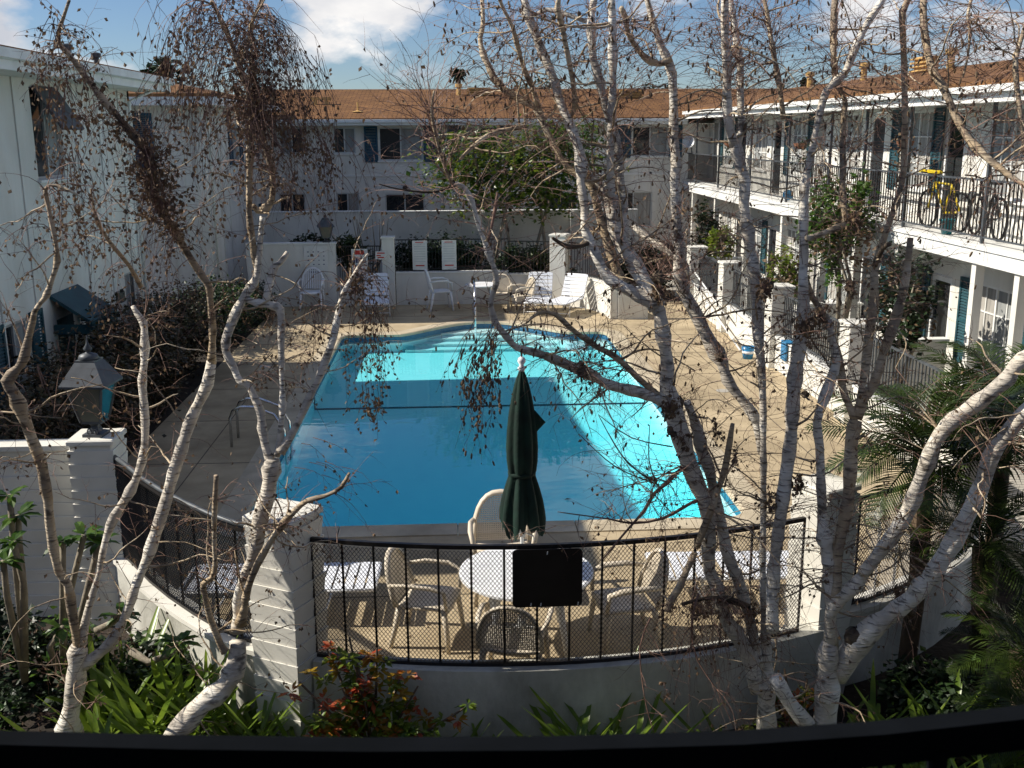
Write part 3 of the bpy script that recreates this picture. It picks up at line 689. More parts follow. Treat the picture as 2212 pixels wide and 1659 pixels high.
for x,y,kind in ((12.2,36,0),(12.3,27.5,1),(12.6,26.6,0),(12.4,20.6,0),(12.3,31.5,0),(11.8,17.6,0)):
    if kind:
        v=MB()
        for k in range(4): v.box(x-.15,x+.2,y-.5,y+.5,rx(x)+.03+k*.1,rx(x)+.07+k*.1)
        v.box(x-.05,x+.2,y-.45,y+.45,rx(x)-.1,rx(x)+.4); v.build('louvre_vent','gold',rg)
    else: MB().lathe([(.1,-.05),(.1,.34),(.16,.34),(.16,.46),(.05,.5)],(x,y,rx(x)),8).build('roof_vent','gold',rg)
# balcony railing
rail=thing('balcony_railing','iron bar railing along the right building balcony','railing',(8.05,24,2.96))
MB().bar((8.06,YB0,3.90),(8.06,35.9,3.90),.04,.03).build('top_rail','pewter',rail); MB().bar((8.06,YB0,3.05),(8.06,35.9,3.05),.03,.025).build('bottom_rail','pewter',rail)
me=MB().box(-.008,.008,-.008,.008,3.05,3.90).mesh('bar','iron')
for k in range(225): inst(me,'bar',rail,Matrix.Translation((8.06,11.3+k*.109,0)),local=False)
# low stoop walls, steps and planters in the strip in front of the ground floor
for k,(y,lab) in enumerate([(17.4,'white stoop wall near the palms'),(21.3,'white stoop wall behind the middle pillars'),(25.3,'white stoop wall behind the ladder'),(29.5,'white stoop wall near the back corner')]):
    o=thing('stoop_wall',lab,'wall',(8,y,-.1)); MB().box(7.3,8.6,y-.08,y+.08,-.1,1.05).build('wall_body','stucco',o); MB().box(7.27,8.63,y-.11,y+.11,1.05,1.09).build('wall_cap','trim',o)
    MB().box(7.3,7.46,y+.081,y+1.6,-.1,.98).build('wall_return','stucco',o)
# ------------------------------------------------------------------ furniture
def arch(w,h,z0,lean,k=15,p=2.4):
    pts=[]
    for i in range(k):
        a=pi*i/(k-1); c,s=cos(a),sin(a)
        x=-w/2*(abs(c)**(2/p))*(1 if c>0 else -1); z=z0+h*(abs(s)**(2/p)); pts.append(V((x,-.24-lean*(z-z0)-.05*(1-(2*x/w)**2)*0,z)))
    return pts
def make_chair(name,label,m,slats):
    o=thing(name,label,'chair')
    s=MB(); vs=[];fs=[]; nx,ny=7,7
    for j in range(ny):
        for i in range(nx):
            x=-.25+.5*i/(nx-1); y=-.24+.48*j/(ny-1); wv=1-.12*(j/(ny-1)==0); z=.415-.02*(1-(2*x/.5)**2)-.025*max(0,(j-4)/2)**2+.012*(j/(ny-1))
            vs.append((x*wv,y,z))
    for j in range(ny-1):
        for i in range(nx-1): fs.append((j*nx+i,j*nx+i+1,(j+1)*nx+i+1,(j+1)*nx+i))
    k=len(vs); vs+= [(x,y,z-.025) for x,y,z in vs]; fs+=[tuple(k+q for q in reversed(f)) for f in list(fs)]
    ed=[i for i in range(nx)]+[nx*(j+1)-1 for j in range(1,ny)]+[nx*ny-1-i for i in range(1,nx)]+[nx*j for j in range(ny-2,0,-1)]
    fs+=[(ed[i],k+ed[i],k+ed[(i+1)%len(ed)],ed[(i+1)%len(ed)]) for i in range(len(ed))]
    s.add(vs,fs).build('seat',m,o,True,local=True)
    A=arch(.54,.44,.42,.28)
    bk=MB().tube(A,[.03]*len(A),8,flat=.6).build('backrest',m,o,True,local=True)
    lb=MB()
    if slats:
        for i in range(-4,5):
            x=i*.053; z1=.42+.44*max(0,1-(abs(x)/.27)**2.4)**(1/2.4); lb.bar((x,-.24,.43),(x*1.0,-.24-.28*(z1-.42),z1),.026,.010,(1,0,0) if 0 else (0,1,0))
    else:
        for i in range(-14,15):
            x=i*.018; z1=.42+.44*max(0,1-(abs(x)/.27)**2.4)**(1/2.4); lb.bar((x,-.245,.43),(x,-.245-.28*(z1-.42),z1),.0085,.007,(0,1,0))
        for j in range(1,24):
            z=.42+.44*j/24; xw=.27*max(0,1-((z-.42)/.44)**2.4)**(1/2.4); y=-.245-.28*(z-.42)
            lb.bar((-xw,y,z),(xw,y,z),.007,.0085,(0,1,0))
    lb.build('back_slats' if slats else 'back_lattice',m,o,kind='stuff',local=True)
    for sx in (-1,1):
        MB().tube([(sx*.235,.20,.40),(sx*.25,.23,.2),(sx*.27,.25,0)],[.03,.026,.022],8).build('leg',m,o,True,local=True)
        MB().tube([(sx*.235,-.22,.41),(sx*.25,-.26,.2),(sx*.265,-.31,0)],[.03,.026,.022],8).build('leg',m,o,True,local=True)
        MB().tube([(sx*.265,-.30,.62),(sx*.30,-.12,.645),(sx*.305,.10,.64),(sx*.285,.22,.60),(sx*.25,.23,.42)],[.02,.028,.03,.028,.022],8,flat=.7).build('armrest',m,o,True,local=True)
    return o
def set_at(o,loc,rz): o.location=loc; o.rotation_euler=(0,0,rz)
c1=make_chair('garden_chair','beige lattice back chair in front of the table, back toward the camera','beigeplastic',False); set_at(c1,(.47,8.14,0),radians(-12)); c1['group']='chairs around the umbrella table'
place(c1,(-.28,8.98,0),radians(-105),'beige lattice back chair left of the umbrella table','chairs around the umbrella table')
place(c1,(1.52,8.80,0),radians(98),'beige chair right of the umbrella table','chairs around the umbrella table')
place(c1,(.45,9.88,0),radians(180),'beige chair on the pool side of the umbrella table','chairs around the umbrella table',(1.08,1.08,1.14))
place(c1,(1.25,27.75,0),radians(170),'beige chair by the far table below the fence','far table chairs')
place(c1,(1.75,27.3,0),radians(110),'beige chair at the far table, nearer the sunlit pillar','far table chairs')
c2=make_chair('plastic_chair','white slat back plastic chair against the solid wall','whiteplastic',True); set_at(c2,(-3.82,27.85,0),radians(180)); c2.scale=(1.1,1.1,1.25)
place(c2,(-.35,27.6,0),radians(-80),'white plastic chair left of the far table')
def table(label,loc,r,h,m):
    o=thing('round_table',label,'table',loc)
    MB().lathe([(r-.03,h-.045),(r,h-.03),(r,h-.008),(r-.015,h),(.03,h)],n=40).build('tabletop',m,o,local=True)
    for a in range(4):
        t=pi/4+a*pi/2; MB().tube([(r*.62*cos(t),r*.62*sin(t),h-.04),(r*.7*cos(t),r*.7*sin(t),.3),(r*.8*cos(t),r*.8*sin(t),0)],[.035,.03,.025],8).build('leg',m,o,True,local=True)
    return o
table('white round table with the umbrella pole through it',(.62,8.85,0),.62,.72,'whiteplastic')
table('small white table at the far end by the fence',(.75,27.3,0),.45,.72,'whiteplastic')
o=thing('red_tray','red tray lying under the table beside the right chair','tray',(1.2,8.28,.0))
MB().lathe([(.12,0),(.15,.05),(.14,.05),(.11,.012)],n=20).build('tray_body','red',o,local=True)
def make_lounger(label,back=0):
    o=thing('sun_lounger',label,'lounger'); m='whiteplastic'
    L,Wd,h=1.85,.62,.36
    fb=MB()
    seatY=.25
    for sx in (-1,1): fb.tube([(sx*Wd/2,-L/2,h),(sx*Wd/2,seatY,h)],.018,8)
    fb.tube([(-Wd/2,-L/2,h),(-Wd/2+.04,-L/2-.04,h),(Wd/2-.04,-L/2-.04,h),(Wd/2,-L/2,h)],.018,8)
    if not back:
        for sx in (-1,1): fb.tube([(sx*Wd/2,seatY,h),(sx*Wd/2,L/2,h)],.018,8)
    fb.build('frame',m,o,True,local=True)
    for y in (-.62,.45):
        MB().tube([(-Wd/2-.02,y-.06,0),(-Wd/2,y,h-.02),(-Wd/2,y,h)],.017,8).build('leg',m,o,True,local=True)
        MB().tube([(Wd/2+.02,y-.06,0),(Wd/2,y,h-.02),(Wd/2,y,h)],.017,8).build('leg',m,o,True,local=True)
        MB().tube([(-Wd/2-.015,y-.04,.08),(Wd/2+.015,y-.04,.08)],.012,6).build('cross_bar',m,o,True,local=True)
    c,s=cos(back),sin(back); bl=L/2-seatY
    P=lambda x,t,e=0:(x,seatY+t*c-e*s,h+t*s+e*c)
    MB().tube([P(-Wd/2,0),P(-Wd/2,bl-.08),P(-Wd/2+.05,bl-.01),P(Wd/2-.05,bl-.01),P(Wd/2,bl-.08),P(Wd/2,0)],.018,8).build('back_frame',m,o,True,local=True)
    for k in range(11):
        y=-L/2+.03+k*.103; MB().add([(x,yy,z) for z in (h+.012,h+.022) for x,yy in ((-Wd/2-.01,y),(Wd/2+.01,y),(Wd/2+.01,y+.085),(-Wd/2-.01,y+.085))],[(0,3,2,1),(4,5,6,7),(0,1,5,4),(1,2,6,5),(2,3,7,6),(3,0,4,7)]).build('strap','fabricwhite',o,local=True)
    for k in range(6):
        t=.05+k*.105; MB().add([P(x,tt,e) for e in (.012,.022) for x,tt in ((-Wd/2-.01,t),(Wd/2+.01,t),(Wd/2+.01,t+.085),(-Wd/2-.01,t+.085))],[(0,3,2,1),(4,5,6,7),(0,1,5,4),(1,2,6,5),(2,3,7,6),(3,0,4,7)]).build('strap','fabricwhite',o,local=True)
    return o
l1=make_lounger('white strap lounger lying flat behind the plank pillar'); set_at(l1,(-1.72,9.62,0),radians(-92)); l1['group']='pool loungers'
place(l1,(2.85,9.62,0),radians(88),'white strap lounger lying flat right of the table, behind the birch trunks','pool loungers')
l2=make_lounger('white lounger with raised back beside the pool gate',radians(62)); set_at(l2,(-2.05,27.35,0),radians(4)); l2['group']='pool loungers'
place(l2,(2.25,27.2,0),radians(-10),'white lounger with raised back below the sunlit pillar','pool loungers')
place(l2,(3.0,26.85,0),radians(-30),'white lounger with raised back nearest the far right corner','pool loungers')
# umbrella
o=thing('closed_umbrella','tall closed dark green umbrella tied at the waist','umbrella',(.62,8.85,0))
MB().tube([(0,0,.02),(0,0,2.62)],.02,10).build('pole','trim',o,True,local=True)
MB().lathe([(.22,0),(.24,.03),(.23,.07),(.05,.10),(.04,.28),(.028,.28)],n=24).build('base','trim',o,local=True)
b=MB(); vs=[];fs=[]; rg_=random.Random(5); nA=64
prof=[(2.60,.028),(2.55,.05),(2.48,.075),(2.36,.105),(2.2,.135),(2.05,.152),(1.9,.160),(1.78,.155),(1.69,.142),(1.655,.130),(1.62,.133),(1.52,.165),(1.40,.195),(1.29,.212),(1.21,.22),(1.155,.218)]
ph=[rg_.uniform(-.35,.35) for _ in range(8)]; amp=[rg_.uniform(.22,.42) for _ in range(8)]; hem=[rg_.uniform(-.05,.16) for _ in range(9)]
for i,(z,r) in enumerate(prof):
    f=i/(len(prof)-1)
    for j in range(nA):
        a=2*pi*j/nA; k=int(a/(2*pi)*8)%8; q=(a/(2*pi)*8)%1
        fold=amp[k]*(abs(sin(pi*q+ph[k]*f))-.55)*(1.25 if z<1.65 else .55+.5*f)
        zz=z+( (hem[k]*(1-q)+hem[k+1]*q) - .10*abs(sin(2*pi*q)) )*max(0,(f-.72)/.28)*.9
        tw=a+.25*f; vs.append((r*(1+fold)*cos(tw),r*(1+fold)*sin(tw),zz))
for i in range(len(prof)-1):
    for j in range(nA): fs.append((i*nA+j,i*nA+(j+1)%nA,(i+1)*nA+(j+1)%nA,(i+1)*nA+j))
b.add(vs,fs).build('canopy','green_canvas',o,True,local=True)
MB().lathe([(.136,1.645),(.150,1.65),(.150,1.675),(.138,1.68)],n=40).build('tie_strap','green_canvas',o,True,local=True)
MB().add([(.09,-.06,2.30),(.25,-.04,2.14),(.13,-.07,2.04),(.09,-.05,2.30),(.25,-.03,2.135),(.13,-.06,2.035)],[(0,1,2),(5,4,3),(0,3,4,1),(1,4,5,2),(2,5,3,0)]).build('loose_flap','green_canvas',o,local=True)
MB().lathe([(.03,2.60),(.045,2.63),(.02,2.655),(.045,2.69),(.035,2.72),(.008,2.735)],n=14).build('finial','whiteplastic',o,True,local=True); o.scale=(.84,.84,1); o.location.x=.58
MB().box(-.03,.035,-.05,.05,1.06,1.18).tube([(.03,-.04,1.10),(.12,-.06,1.07),(.13,-.06,1.03)],.008,6).build('crank','trim',o,local=True)
# lantern
def make_lantern(name,label,m):
    o=thing(name,label,'lantern')
    MB().lathe([(.20,0),(.20,.03),(.10,.05),(.06,.10),(.10,.13),(.20,.14),(.20,.165)],n=4,sq=True).build('base',m,o,local=True)
    for a in range(4):
        t=pi/4+a*pi/2; c,s=cos(t),sin(t)
        MB().bar((.20*c,.20*s,.16),(.35*c,.35*s,.54),.028,.028).build('corner_post',m,o,local=True)
        t2=t+pi/2; c2,s2=cos(t2),sin(t2)
        MB().add([(.195*c,.195*s,.165),(.195*c2,.195*s2,.165),(.345*c2,.345*s2,.535),(.345*c,.345*s,.535)],[(0,1,2,3)]).build('glass_pane','lampblue' if a==3 else 'frosted',o,local=True)
    MB().lathe([(.36,.53),(.45,.535),(.45,.555),(.20,.775),(.20,.79),(.10,.79)],n=4,sq=True).build('roof',m,o,local=True)
    MB().lathe([(.12,.785),(.14,.80),(.12,.835),(.05,.855),(.02,.865),(.055,.885),(.06,.90),(.02,.945),(.008,1.0),(.002,1.03)],n=16).build('finial',m,o,True,local=True)
    for sx in (-1,1):
        pts=[(sx*(.03+.05*sin(a*.55)*(1-a/14)),-.12,.015+.055*(1-cos(a*.55))*(1-a/16)) for a in range(12)]
        MB().tube(pts,.010,6).build('scroll',m,o,True,local=True)
    return o
ln=make_lantern('post_lantern','large pewter post lantern on the grey plank pillar','pewter'); set_at(ln,(-3.66,10.34,1.665),radians(-6)); ln.scale=(.72,.72,1.0)
l3=place(ln,(-3.45,28.52,1.74),radians(10),'dark post lantern on the far solid wall',None,(.72,.72,.78))
# grab rails
o=thing('ladder_rails','chrome ladder grab rails on the left pool edge','handrail',(-3.3,15.6,0))
for y in (15.3,15.8):
    MB().tube([(-3.42,y,0),(-3.42,y,.45),(-3.37,y,.57),(-3.25,y,.63),(-3.05,y,.62),(-2.76,y,.50),(-2.62,y,.25),(-2.60,y,-.3)],.022,10).build('rail','chrome',o,True)
for z in (-.25,-.5): MB().bar((-2.58,15.3,z),(-2.58,15.85,z),.06,.03).build('tread','chrome',o)
o=thing('stair_rail','chrome stair handrail standing in the far pool steps','handrail',(.5,25.4,0))
MB().tube([(.5,25.95,0),(.5,25.95,.8),(.5,25.85,1.0),(.5,25.6,1.1),(.5,25.2,.95),(.5,24.9,.55),(.5,24.7,-.3)],.024,10).build('rail','chrome',o,True)
# things along the right fence
for k,(a,b,l) in enumerate([((6.28,27.0,1.12),(6.22,22.9,.46),'long pale pole leaning along the right fence, upper one'),((6.27,26.9,.82),(6.15,21.6,.03),'long pale pole leaning along the right fence, lower one')]):
    o=thing('pool_pole',l,'pole',b); MB().tube([a,b],.022,8).build('shaft','trim',o,True); e=V(a)-(V(a)-V(b))*.06; MB().tube([a,e],.026,8).build('grip','pewter',o,True)
o=thing('pail','blue and white pail by the right low wall','pail',(6.12,20.9,0)); MB().lathe([(.10,0),(.14,.26),(.13,.26),(.09,.02)],n=16).build('pail_body','bikeblue',o,True,local=True); MB().lathe([(.115,.10),(.128,.17)],n=16).build('pail_band','whiteplastic',o,True,local=True); MB().tube([(-.135,0,.25),(-.09,0,.36),(0,0,.40),(.09,0,.36),(.135,0,.25)],.006,6).build('pail_handle','trim',o,True,local=True)
o=thing('folded_towel','blue towel hanging on the right low wall','towel',(6.35,19.3,.3)); MB().box(6.34,6.66,19.15,19.45,.665,.685).box(6.34,6.375,19.15,19.45,.32,.665).build('cloth','bikeblue',o)
# balcony things
def make_bike(label,m):
    o=thing('bicycle',label,'bicycle')
    for y in (-.52,.52):
        pts=[(0,y+.32*cos(a*pi/12),.34+.32*sin(a*pi/12)) for a in range(25)]
        w=MB().tube(pts,.022,7).build('wheel','rubber',o,True,local=True)
        sp=MB()
        for a in range(12): t=a*pi/6; sp.bar((0,y,.34),(0,y+.31*cos(t),.34+.31*sin(t)),.003,.003,(1,0,0))
        sp.tube([(-.04,y,.34),(.04,y,.34)],.022,8).build('spokes','chrome',w,local=True)
    fr=MB(); B1,H,S,R1,F1=(0,-.02,.30),(0,.36,.80),(0,-.20,.78),(0,-.52,.34),(0,.52,.34)
    for a,b in ((B1,H),(B1,S),(S,H),(S,R1),(B1,R1),(H,F1)): fr.tube([a,b],.020,7)
    fr.build('frame',m,o,True,local=True)
    MB().tube([(-.30,.30,.98),(-.12,.36,.96),(0,.38,.92),(.12,.36,.96),(.30,.30,.98)],.014,7).tube([(0,.36,.80),(0,.38,.92)],.016,7).build('handlebar','iron',o,True,local=True)
    MB().bbox((0,-.23,.88),(.14,.26,.05),None,.02).tube([(0,-.2,.78),(0,-.22,.87)],.014,7).build('saddle','rubber',o,local=True)
    MB().tube([(.03,-.02,.30),(.05,.06,.16),(.11,.06,.16)],.012,6).tube([(-.03,-.02,.30),(-.05,-.10,.44),(-.11,-.10,.44)],.012,6).build('cranks','iron',o,True,local=True)
    return o
bk=make_bike('yellow framed bicycle on the right balcony','yellow'); set_at(bk,(8.45,17.6,2.955),radians(4)); bk['group']='bicycles on the balcony'
b2=make_bike('dark bicycle standing before the yellow one on the balcony','iron'); set_at(b2,(8.5,16.2,2.955),radians(-8)); b2['group']='bicycles on the balcony'
o=thing('storage_cover','yellow covered board resting above the bicycles','cover',(8.4,17.9,3.9)); MB().bbox((8.3,17.9,3.945),(.09,.8,.05),None,.02).build('board','yellow',o)
o=thing('satellite_dish','grey satellite dish at the far end of the balcony','dish',(8.0,35.2,3.9))
d=MB(); d.lathe([(.02,0),(.10,.02),(.17,.045),(.21,.08),(.20,.09),(.15,.055),(.02,.03)],n=20); M=Matrix.Translation((7.95,35.2,4.25))@Matrix.Rotation(radians(70),4,'X')@Matrix.Rotation(radians(-25),4,'Y'); d.v=[tuple(M@V(p)) for p in d.v]; d.build('reflector','frame',o,True)
MB().tube([(8.06,35.2,3.9),(8.0,35.25,4.2)],.02,8).tube([(7.95,35.1,4.2),(7.9,34.85,4.3)],.012,6).build('mount','pewter',o,True)
o=thing('blue_ball','blue ball resting on the balcony floor behind the railing','ball',(8.3,25.6,2.955)); MB().lathe([(.13*sin(pi*i/10)+.001,.13-.13*cos(pi*i/10)) for i in range(11)],n=16).build('ball_body','bikeblue',o,True,local=True); o.scale=(1.0,1.0,1.0)
o=thing('blue_pot','light blue pot at the balcony edge below the bicycles','pot',(8.2,16.9,2.955)); MB().lathe([(.08,0),(.12,.22),(.135,.22),(.135,.25),(.11,.25),(.08,.05)],n=16).build('pot_body','lampblue',o,True,local=True)
for k,(y,z,l) in enumerate([(18.8,4.45,'hanging basket with trailing dry plant under the right eave'),(24.6,4.35,'hanging basket by the middle balcony post'),(31,4.3,'hanging basket near the far end of the balcony')]):
    o=thing('hanging_basket',l,'basket',(8.2,y,z)); MB().lathe([(.04,-.14),(.13,-.08),(.16,0),(.14,0)],n=14).build('pot','clay',o,local=True)
    MB().tube([(-.15,0,0),(0,0,5.05-z)],.005,4).tube([(.15,0,0),(0,0,5.05-z)],.005,4).build('cords','iron',o,local=True)
    lb=MB(); r=random.Random(k)
    for i in range(160):
        a=r.uniform(0,2*pi); q=r.uniform(.02,.26); zz=r.uniform(-.5,.16)-(q-.1)*.6; s_=r.uniform(.03,.07); p=V((q*cos(a),q*sin(a),zz)); d1=V((r.uniform(-1,1),r.uniform(-1,1),r.uniform(-1,.3))).normalized()*s_; d2=d1.orthogonal()*.45
        lb.add([p-d2*.3,p+d1*.5-d2,p+d1,p+d1*.5+d2],[(0,1,2,3)])
    lb.build('foliage','leaf_dry' if k==0 else 'leaf_dark',o,kind='stuff',local=True)
# railing in the foreground (the viewer's own balcony) and the wall behind
def onz(u,v,z):
    d=_F+_R*((u-1106)/FPX)-_U*((v-829.5)/FPX); return CAM_POS+d*((z-CAM_POS.z)/d.z)
fr=[onz(u,v,4.08) for u,v in ((-700,1560),(-300,1581),(0,1593),(400,1603),(800,1608),(1200,1605),(1600,1593),(1900,1572),(2212,1538),(2600,1485),(3000,1420))]
o=thing('balcony_handrail','dark curved handrail across the bottom edge of the view','railing',(0,.9,3.0))
wall_path(MB(),[(p.x,p.y) for p in fr],.024,4.055,4.08).build('top_rail','railpaint',o)
wall_path(MB(),[(p.x,p.y+.001) for p in fr],.012,4.04,4.055).build('rail_web','railpaint',o)
wall_path(MB(),[(p.x,p.y) for p in fr],.03,3.09,3.12).build('bottom_rail','railpaint',o)
me=MB().box(-.007,.007,-.007,.007,3.1,4.05).mesh('bar','railpaint')
for q in resample([(p.x,p.y) for p in fr],.115): inst(me,'bar',o,Matrix.Translation((q.x,q.y,0)),local=False)
struct(MB().box(-16,16,-1.25,.72,2.8,3.0).build('balcony_floor','patio'))  # unseen slab, run full length to shade the wall behind
struct(MB().box(-16,16,-1.25,1.0,5.35,5.5).build('unseen_rear_eave','stucco'))  # unseen overhang, added to block sky light from the near wall
struct(MB().box(-16,16,-1.6,-1.25,-.36,6.2).build('rear_wall','stucco'))
o=thing('floating_leaf','single brown leaf floating on the pool','leaf',(1.45,12.9,-.09)); MB().add([(-.05,0,0),(0,-.025,.006),(.06,0,.004),(0,.025,.008)],[(0,1,2,3)]).build('leaf_blade','leaf_dry',o,local=True)
# ------------------------------------------------------------------ birches: limbs surveyed from the photo, each at its own distance
CX=[0,750,1500,2300]; CY=[0,550,1150,1725]
def sp(code,x,y):
    if code=='A': return 600+x/3.687,1550+y/3.687
    if code=='B': return 1700+x/3.687,1550+y/3.687
    return CX[int(code[1])]+x/2.765, CY[int(code[0])]+y/2.765
def trace(data,y0,y1):
    P=[]; k=1/2.765
    for code,pts in data:
        for x,y,w in pts:
            sx,sy=sp(code,x,y); P.append((sx,sy,w/(3.687 if code in 'AB' else 2.765)))
    L=[0]
    for a,b in zip(P,P[1:]): L.append(L[-1]+sqrt((a[0]-b[0])**2+(a[1]-b[1])**2))
    out=[]
    for (x,y,w),l in zip(P,L):
        Y=y0+(y1-y0)*l/L[-1]; p=at(x,y,Y); d=(p-CAM_POS).dot(_F); out.append((p,w/2*.713548/FPX*d))
    return out
def smooth(path,step=.09):
    pts=[p for p,_ in path]; rad=[r for _,r in path]; P=[];R=[]
    n=len(pts)
    for i in range(n-1):
        p0,p1,p2,p3=pts[max(i-1,0)],pts[i],pts[i+1],pts[min(i+2,n-1)]; k=max(2,int((p2-p1).length/step))
        for j in range(k):
            t=j/k; P.append(.5*((2*p1)+(-p0+p2)*t+(2*p0-5*p1+4*p2-p3)*t*t+(-p0+3*p1-3*p2+p3)*t**3)); R.append(rad[i]+(rad[i+1]-rad[i])*t)
    P.append(pts[-1]); R.append(rad[-1]); return P,R
def dryleaf(b,p,rng,s=.03,hang=.7):
    d=V((rng.gauss(0,.6),rng.gauss(0,.6),-hang-rng.random()*.5)).normalized()*s*rng.uniform(.6,1.3); q=d.orthogonal(); q=(Matrix.Rotation(rng.uniform(0,6.28),3,d)@q).normalized()*s*rng.uniform(.25,.45); c=d.cross(q).normalized()*s*rng.uniform(-.3,.3)
    b.add([p,p+d*.5+q+c,p+d,p+d*.5-q+c],[(0,1,2),(0,2,3)])
def catkin(b,p,rng):
    L=rng.uniform(.026,.048); d=V((rng.gauss(0,.25),rng.gauss(0,.25),-1)).normalized()*L; b.tube([p,p+d*.2,p+d*.75,p+d],[.0025,.0075,.0075,.0025],5,jit=.2,rng=rng)
def twig(tb,lb,p,d,L,r,rng,style,dens,sub=True,lk='leaf'):
    seg=max(4,int(L/.07)); st=L/seg; pts=[p]; d=d.normalized(); kink=.16
    for i in range(seg):
        g={'weep':.36,'spread':.05,'up':-.03,'droop':.11}[style]
        d=(d+V((rng.gauss(0,kink),rng.gauss(0,kink),rng.gauss(0,kink)-g))).normalized(); p=p+d*st; pts.append(p)
    rad=[r*(1-.75*i/seg) for i in range(seg+1)]; tb.tube(pts,rad,3,cap=False)
    for i in range(1,seg+1):
        if rng.random()<dens*(.35+1.2*i/seg):
            (catkin(lb,pts[i],rng) if (lk=='catkin' and rng.random()<.5) else dryleaf(lb,pts[i],rng,(.024 if lk=='catkin' else .034) if lk!='big' else .044))
        if sub and i<seg and rng.random()<.6:
            a=V((rng.gauss(0,1),rng.gauss(0,1),rng.gauss(0,.8)-(.5 if style in('weep','droop') else -.15))).normalized()
            twig(tb,lb,pts[i],(d*.6+a).normalized(),L*rng.uniform(.18,.42),r*.55,rng,style,dens*.9,False,lk)
class Tree:
    def __init__(s,name,label,base,seed,mul=1.0,sec=4.0):
        s.mul=mul; s.sec=sec; s.ld=.14 if mul==1.0 else .05
        s.o=thing(name,label,'tree',base,0,'bare birch trees in the garden bed'); s.r=random.Random(seed); s.br=MB(); s.tw=MB(); s.lf=MB(); s.first=True
    def limb(s,data,y0,y1,m='birch',tw=None,name='branch',lk='leaf',ground=None,sec=1.0):
        path=trace(data,y0,y1)
        if ground is not None: path=[(V((path[0][0].x+ground[0],path[0][0].y+ground[1],-.40)),path[0][1]*1.25)]+path
        P,R=smooth(path); r=s.r
        R=[x*(1+.10*sin(i*1.7+y0)+r.uniform(-.06,.06)) for i,x in enumerate(R)]
        for i in range(2,len(R)-2):
            if r.random()<.09: R[i]*=1.28
        n=12 if max(R)>.04 else 8 if max(R)>.018 else 6
        MB().tube(P,R,n,jit=.06,rng=r).build(name,m,s.o,True)
        if max(R)>.012 and sec and m!='deadwood':
            Lp=sum((a-b).length for a,b in zip(P,P[1:]))
            for _ in range(int(Lp*sec*s.sec)):
                i=int(r.uniform(.12,.98)*(len(P)-2)); dd=(P[i+1]-P[i]).normalized(); a=V((r.gauss(0,1),r.gauss(0,1),r.gauss(.25,.6))); a=(a-dd*a.dot(dd)*.6).normalized()
                Ls=r.uniform(.22,.85); k=max(5,int(Ls/.07)); p=P[i].copy(); q=[p]; d=a
                for j in range(k):
                    d=(d+V((r.gauss(0,.17),r.gauss(0,.17),r.gauss(0,.17)+(.05 if j<k*.5 else -.10)))).normalized(); p=p+d*(Ls/k); q.append(p)
                r0=min(R[i]*.45,r.uniform(.005,.011)); s.br.tube(q,[r0*(1-.7*j/k) for j in range(k+1)],5,jit=.12,rng=r)
                for _ in range(r.randint(4,8)):
                    j=r.randint(int(k*.3),k); b_=V((r.gauss(0,1),r.gauss(0,1),r.gauss(-.1,.7))).normalized(); twig(s.tw,s.lf,q[j],b_+d*.6,r.uniform(.12,.45),.0024,r,r.choice(('spread','droop','droop')),s.ld,True,lk)
        if tw:
            for style,cnt,l0,l1,t0,t1,dens in tw:
                for _ in range(int(cnt*s.mul)):
                    i=int((t0+(t1-t0)*r.random())*(len(P)-2)); dd=(P[min(i+1,len(P)-1)]-P[i]).normalized(); a=V((r.gauss(0,1),r.gauss(0,1),r.gauss(0,.6))); a=(a-dd*a.dot(dd)).normalized()
                    if style=='up': a=(a*.7+V((0,0,.9))).normalized()
                    if style=='weep': a=(a*.55+V((0,0,.12)))
                    twig(s.tw,s.lf,P[i]+a*R[i]*.8,(a+dd*.4),r.uniform(l0,l1),r.uniform(.002,.0038),r,style,dens*(.8 if s.mul==1.0 else .42),True,lk)
        return P,R
    def knot(s,code,x,y,Y,rad,m='deadwood',twigs=0,L=.3,style='up'):
        p=at(*sp(code,x,y),Y); r=s.r; b=MB()
        b.lathe([(rad*sin(pi*i/6)*r.uniform(.8,1.15)+.001,-rad*cos(pi*i/6)) for i in range(7)],p,8)
        b.v=[(x+r.uniform(-1,1)*rad*.18,y+r.uniform(-1,1)*rad*.18,z+r.uniform(-1,1)*rad*.18) for x,y,z in b.v]; b.build('knot',m,s.o)
        for _ in range(twigs):
            a=V((r.gauss(0,1),r.gauss(0,1),r.gauss(.6,.6))).normalized(); twig(s.tw,s.lf,p,a,L*r.uniform(.5,1.3),.003,r,style,.06)
    def clump(s,code,x,y,Y,rad,n,big=.03):
        p=at(*sp(code,x,y),Y); r=s.r
        for i in range(n):
            q=p+V((r.gauss(0,rad),r.gauss(0,rad),r.gauss(0,rad*1.3)))
            s.tw.tube([p.lerp(q,.15),p.lerp(q,.6)+V((0,0,.008)),q],[.0018,.0014,.001],3,cap=False)
            for _ in range(r.choice((1,1,2))): dryleaf(s.lf,q,r,big)
    def hang(s,code,x,y,Y,n,L,dens,lk='leaf',spread=.03,d0=(0,0,-1)):
        p=at(*sp(code,x,y),Y); r=s.r
        for _ in range(n): twig(s.tw,s.lf,p+V((r.gauss(0,spread),r.gauss(0,spread),r.gauss(0,spread))),V(d0)+V((r.gauss(0,.35),r.gauss(0,.35),0)),L*r.uniform(.5,1.15),.003,r,'weep',dens,True,lk)
    def done(s):
        s.br.build('side_branches','birch_young',s.o,True,kind='stuff'); s.tw.build('twigs','twig',s.o,kind='stuff'); s.lf.build('dry_leaves','leaf_dry',s.o,kind='stuff')
WP=[('weep',26,.25,.7,.35,1,.28)]
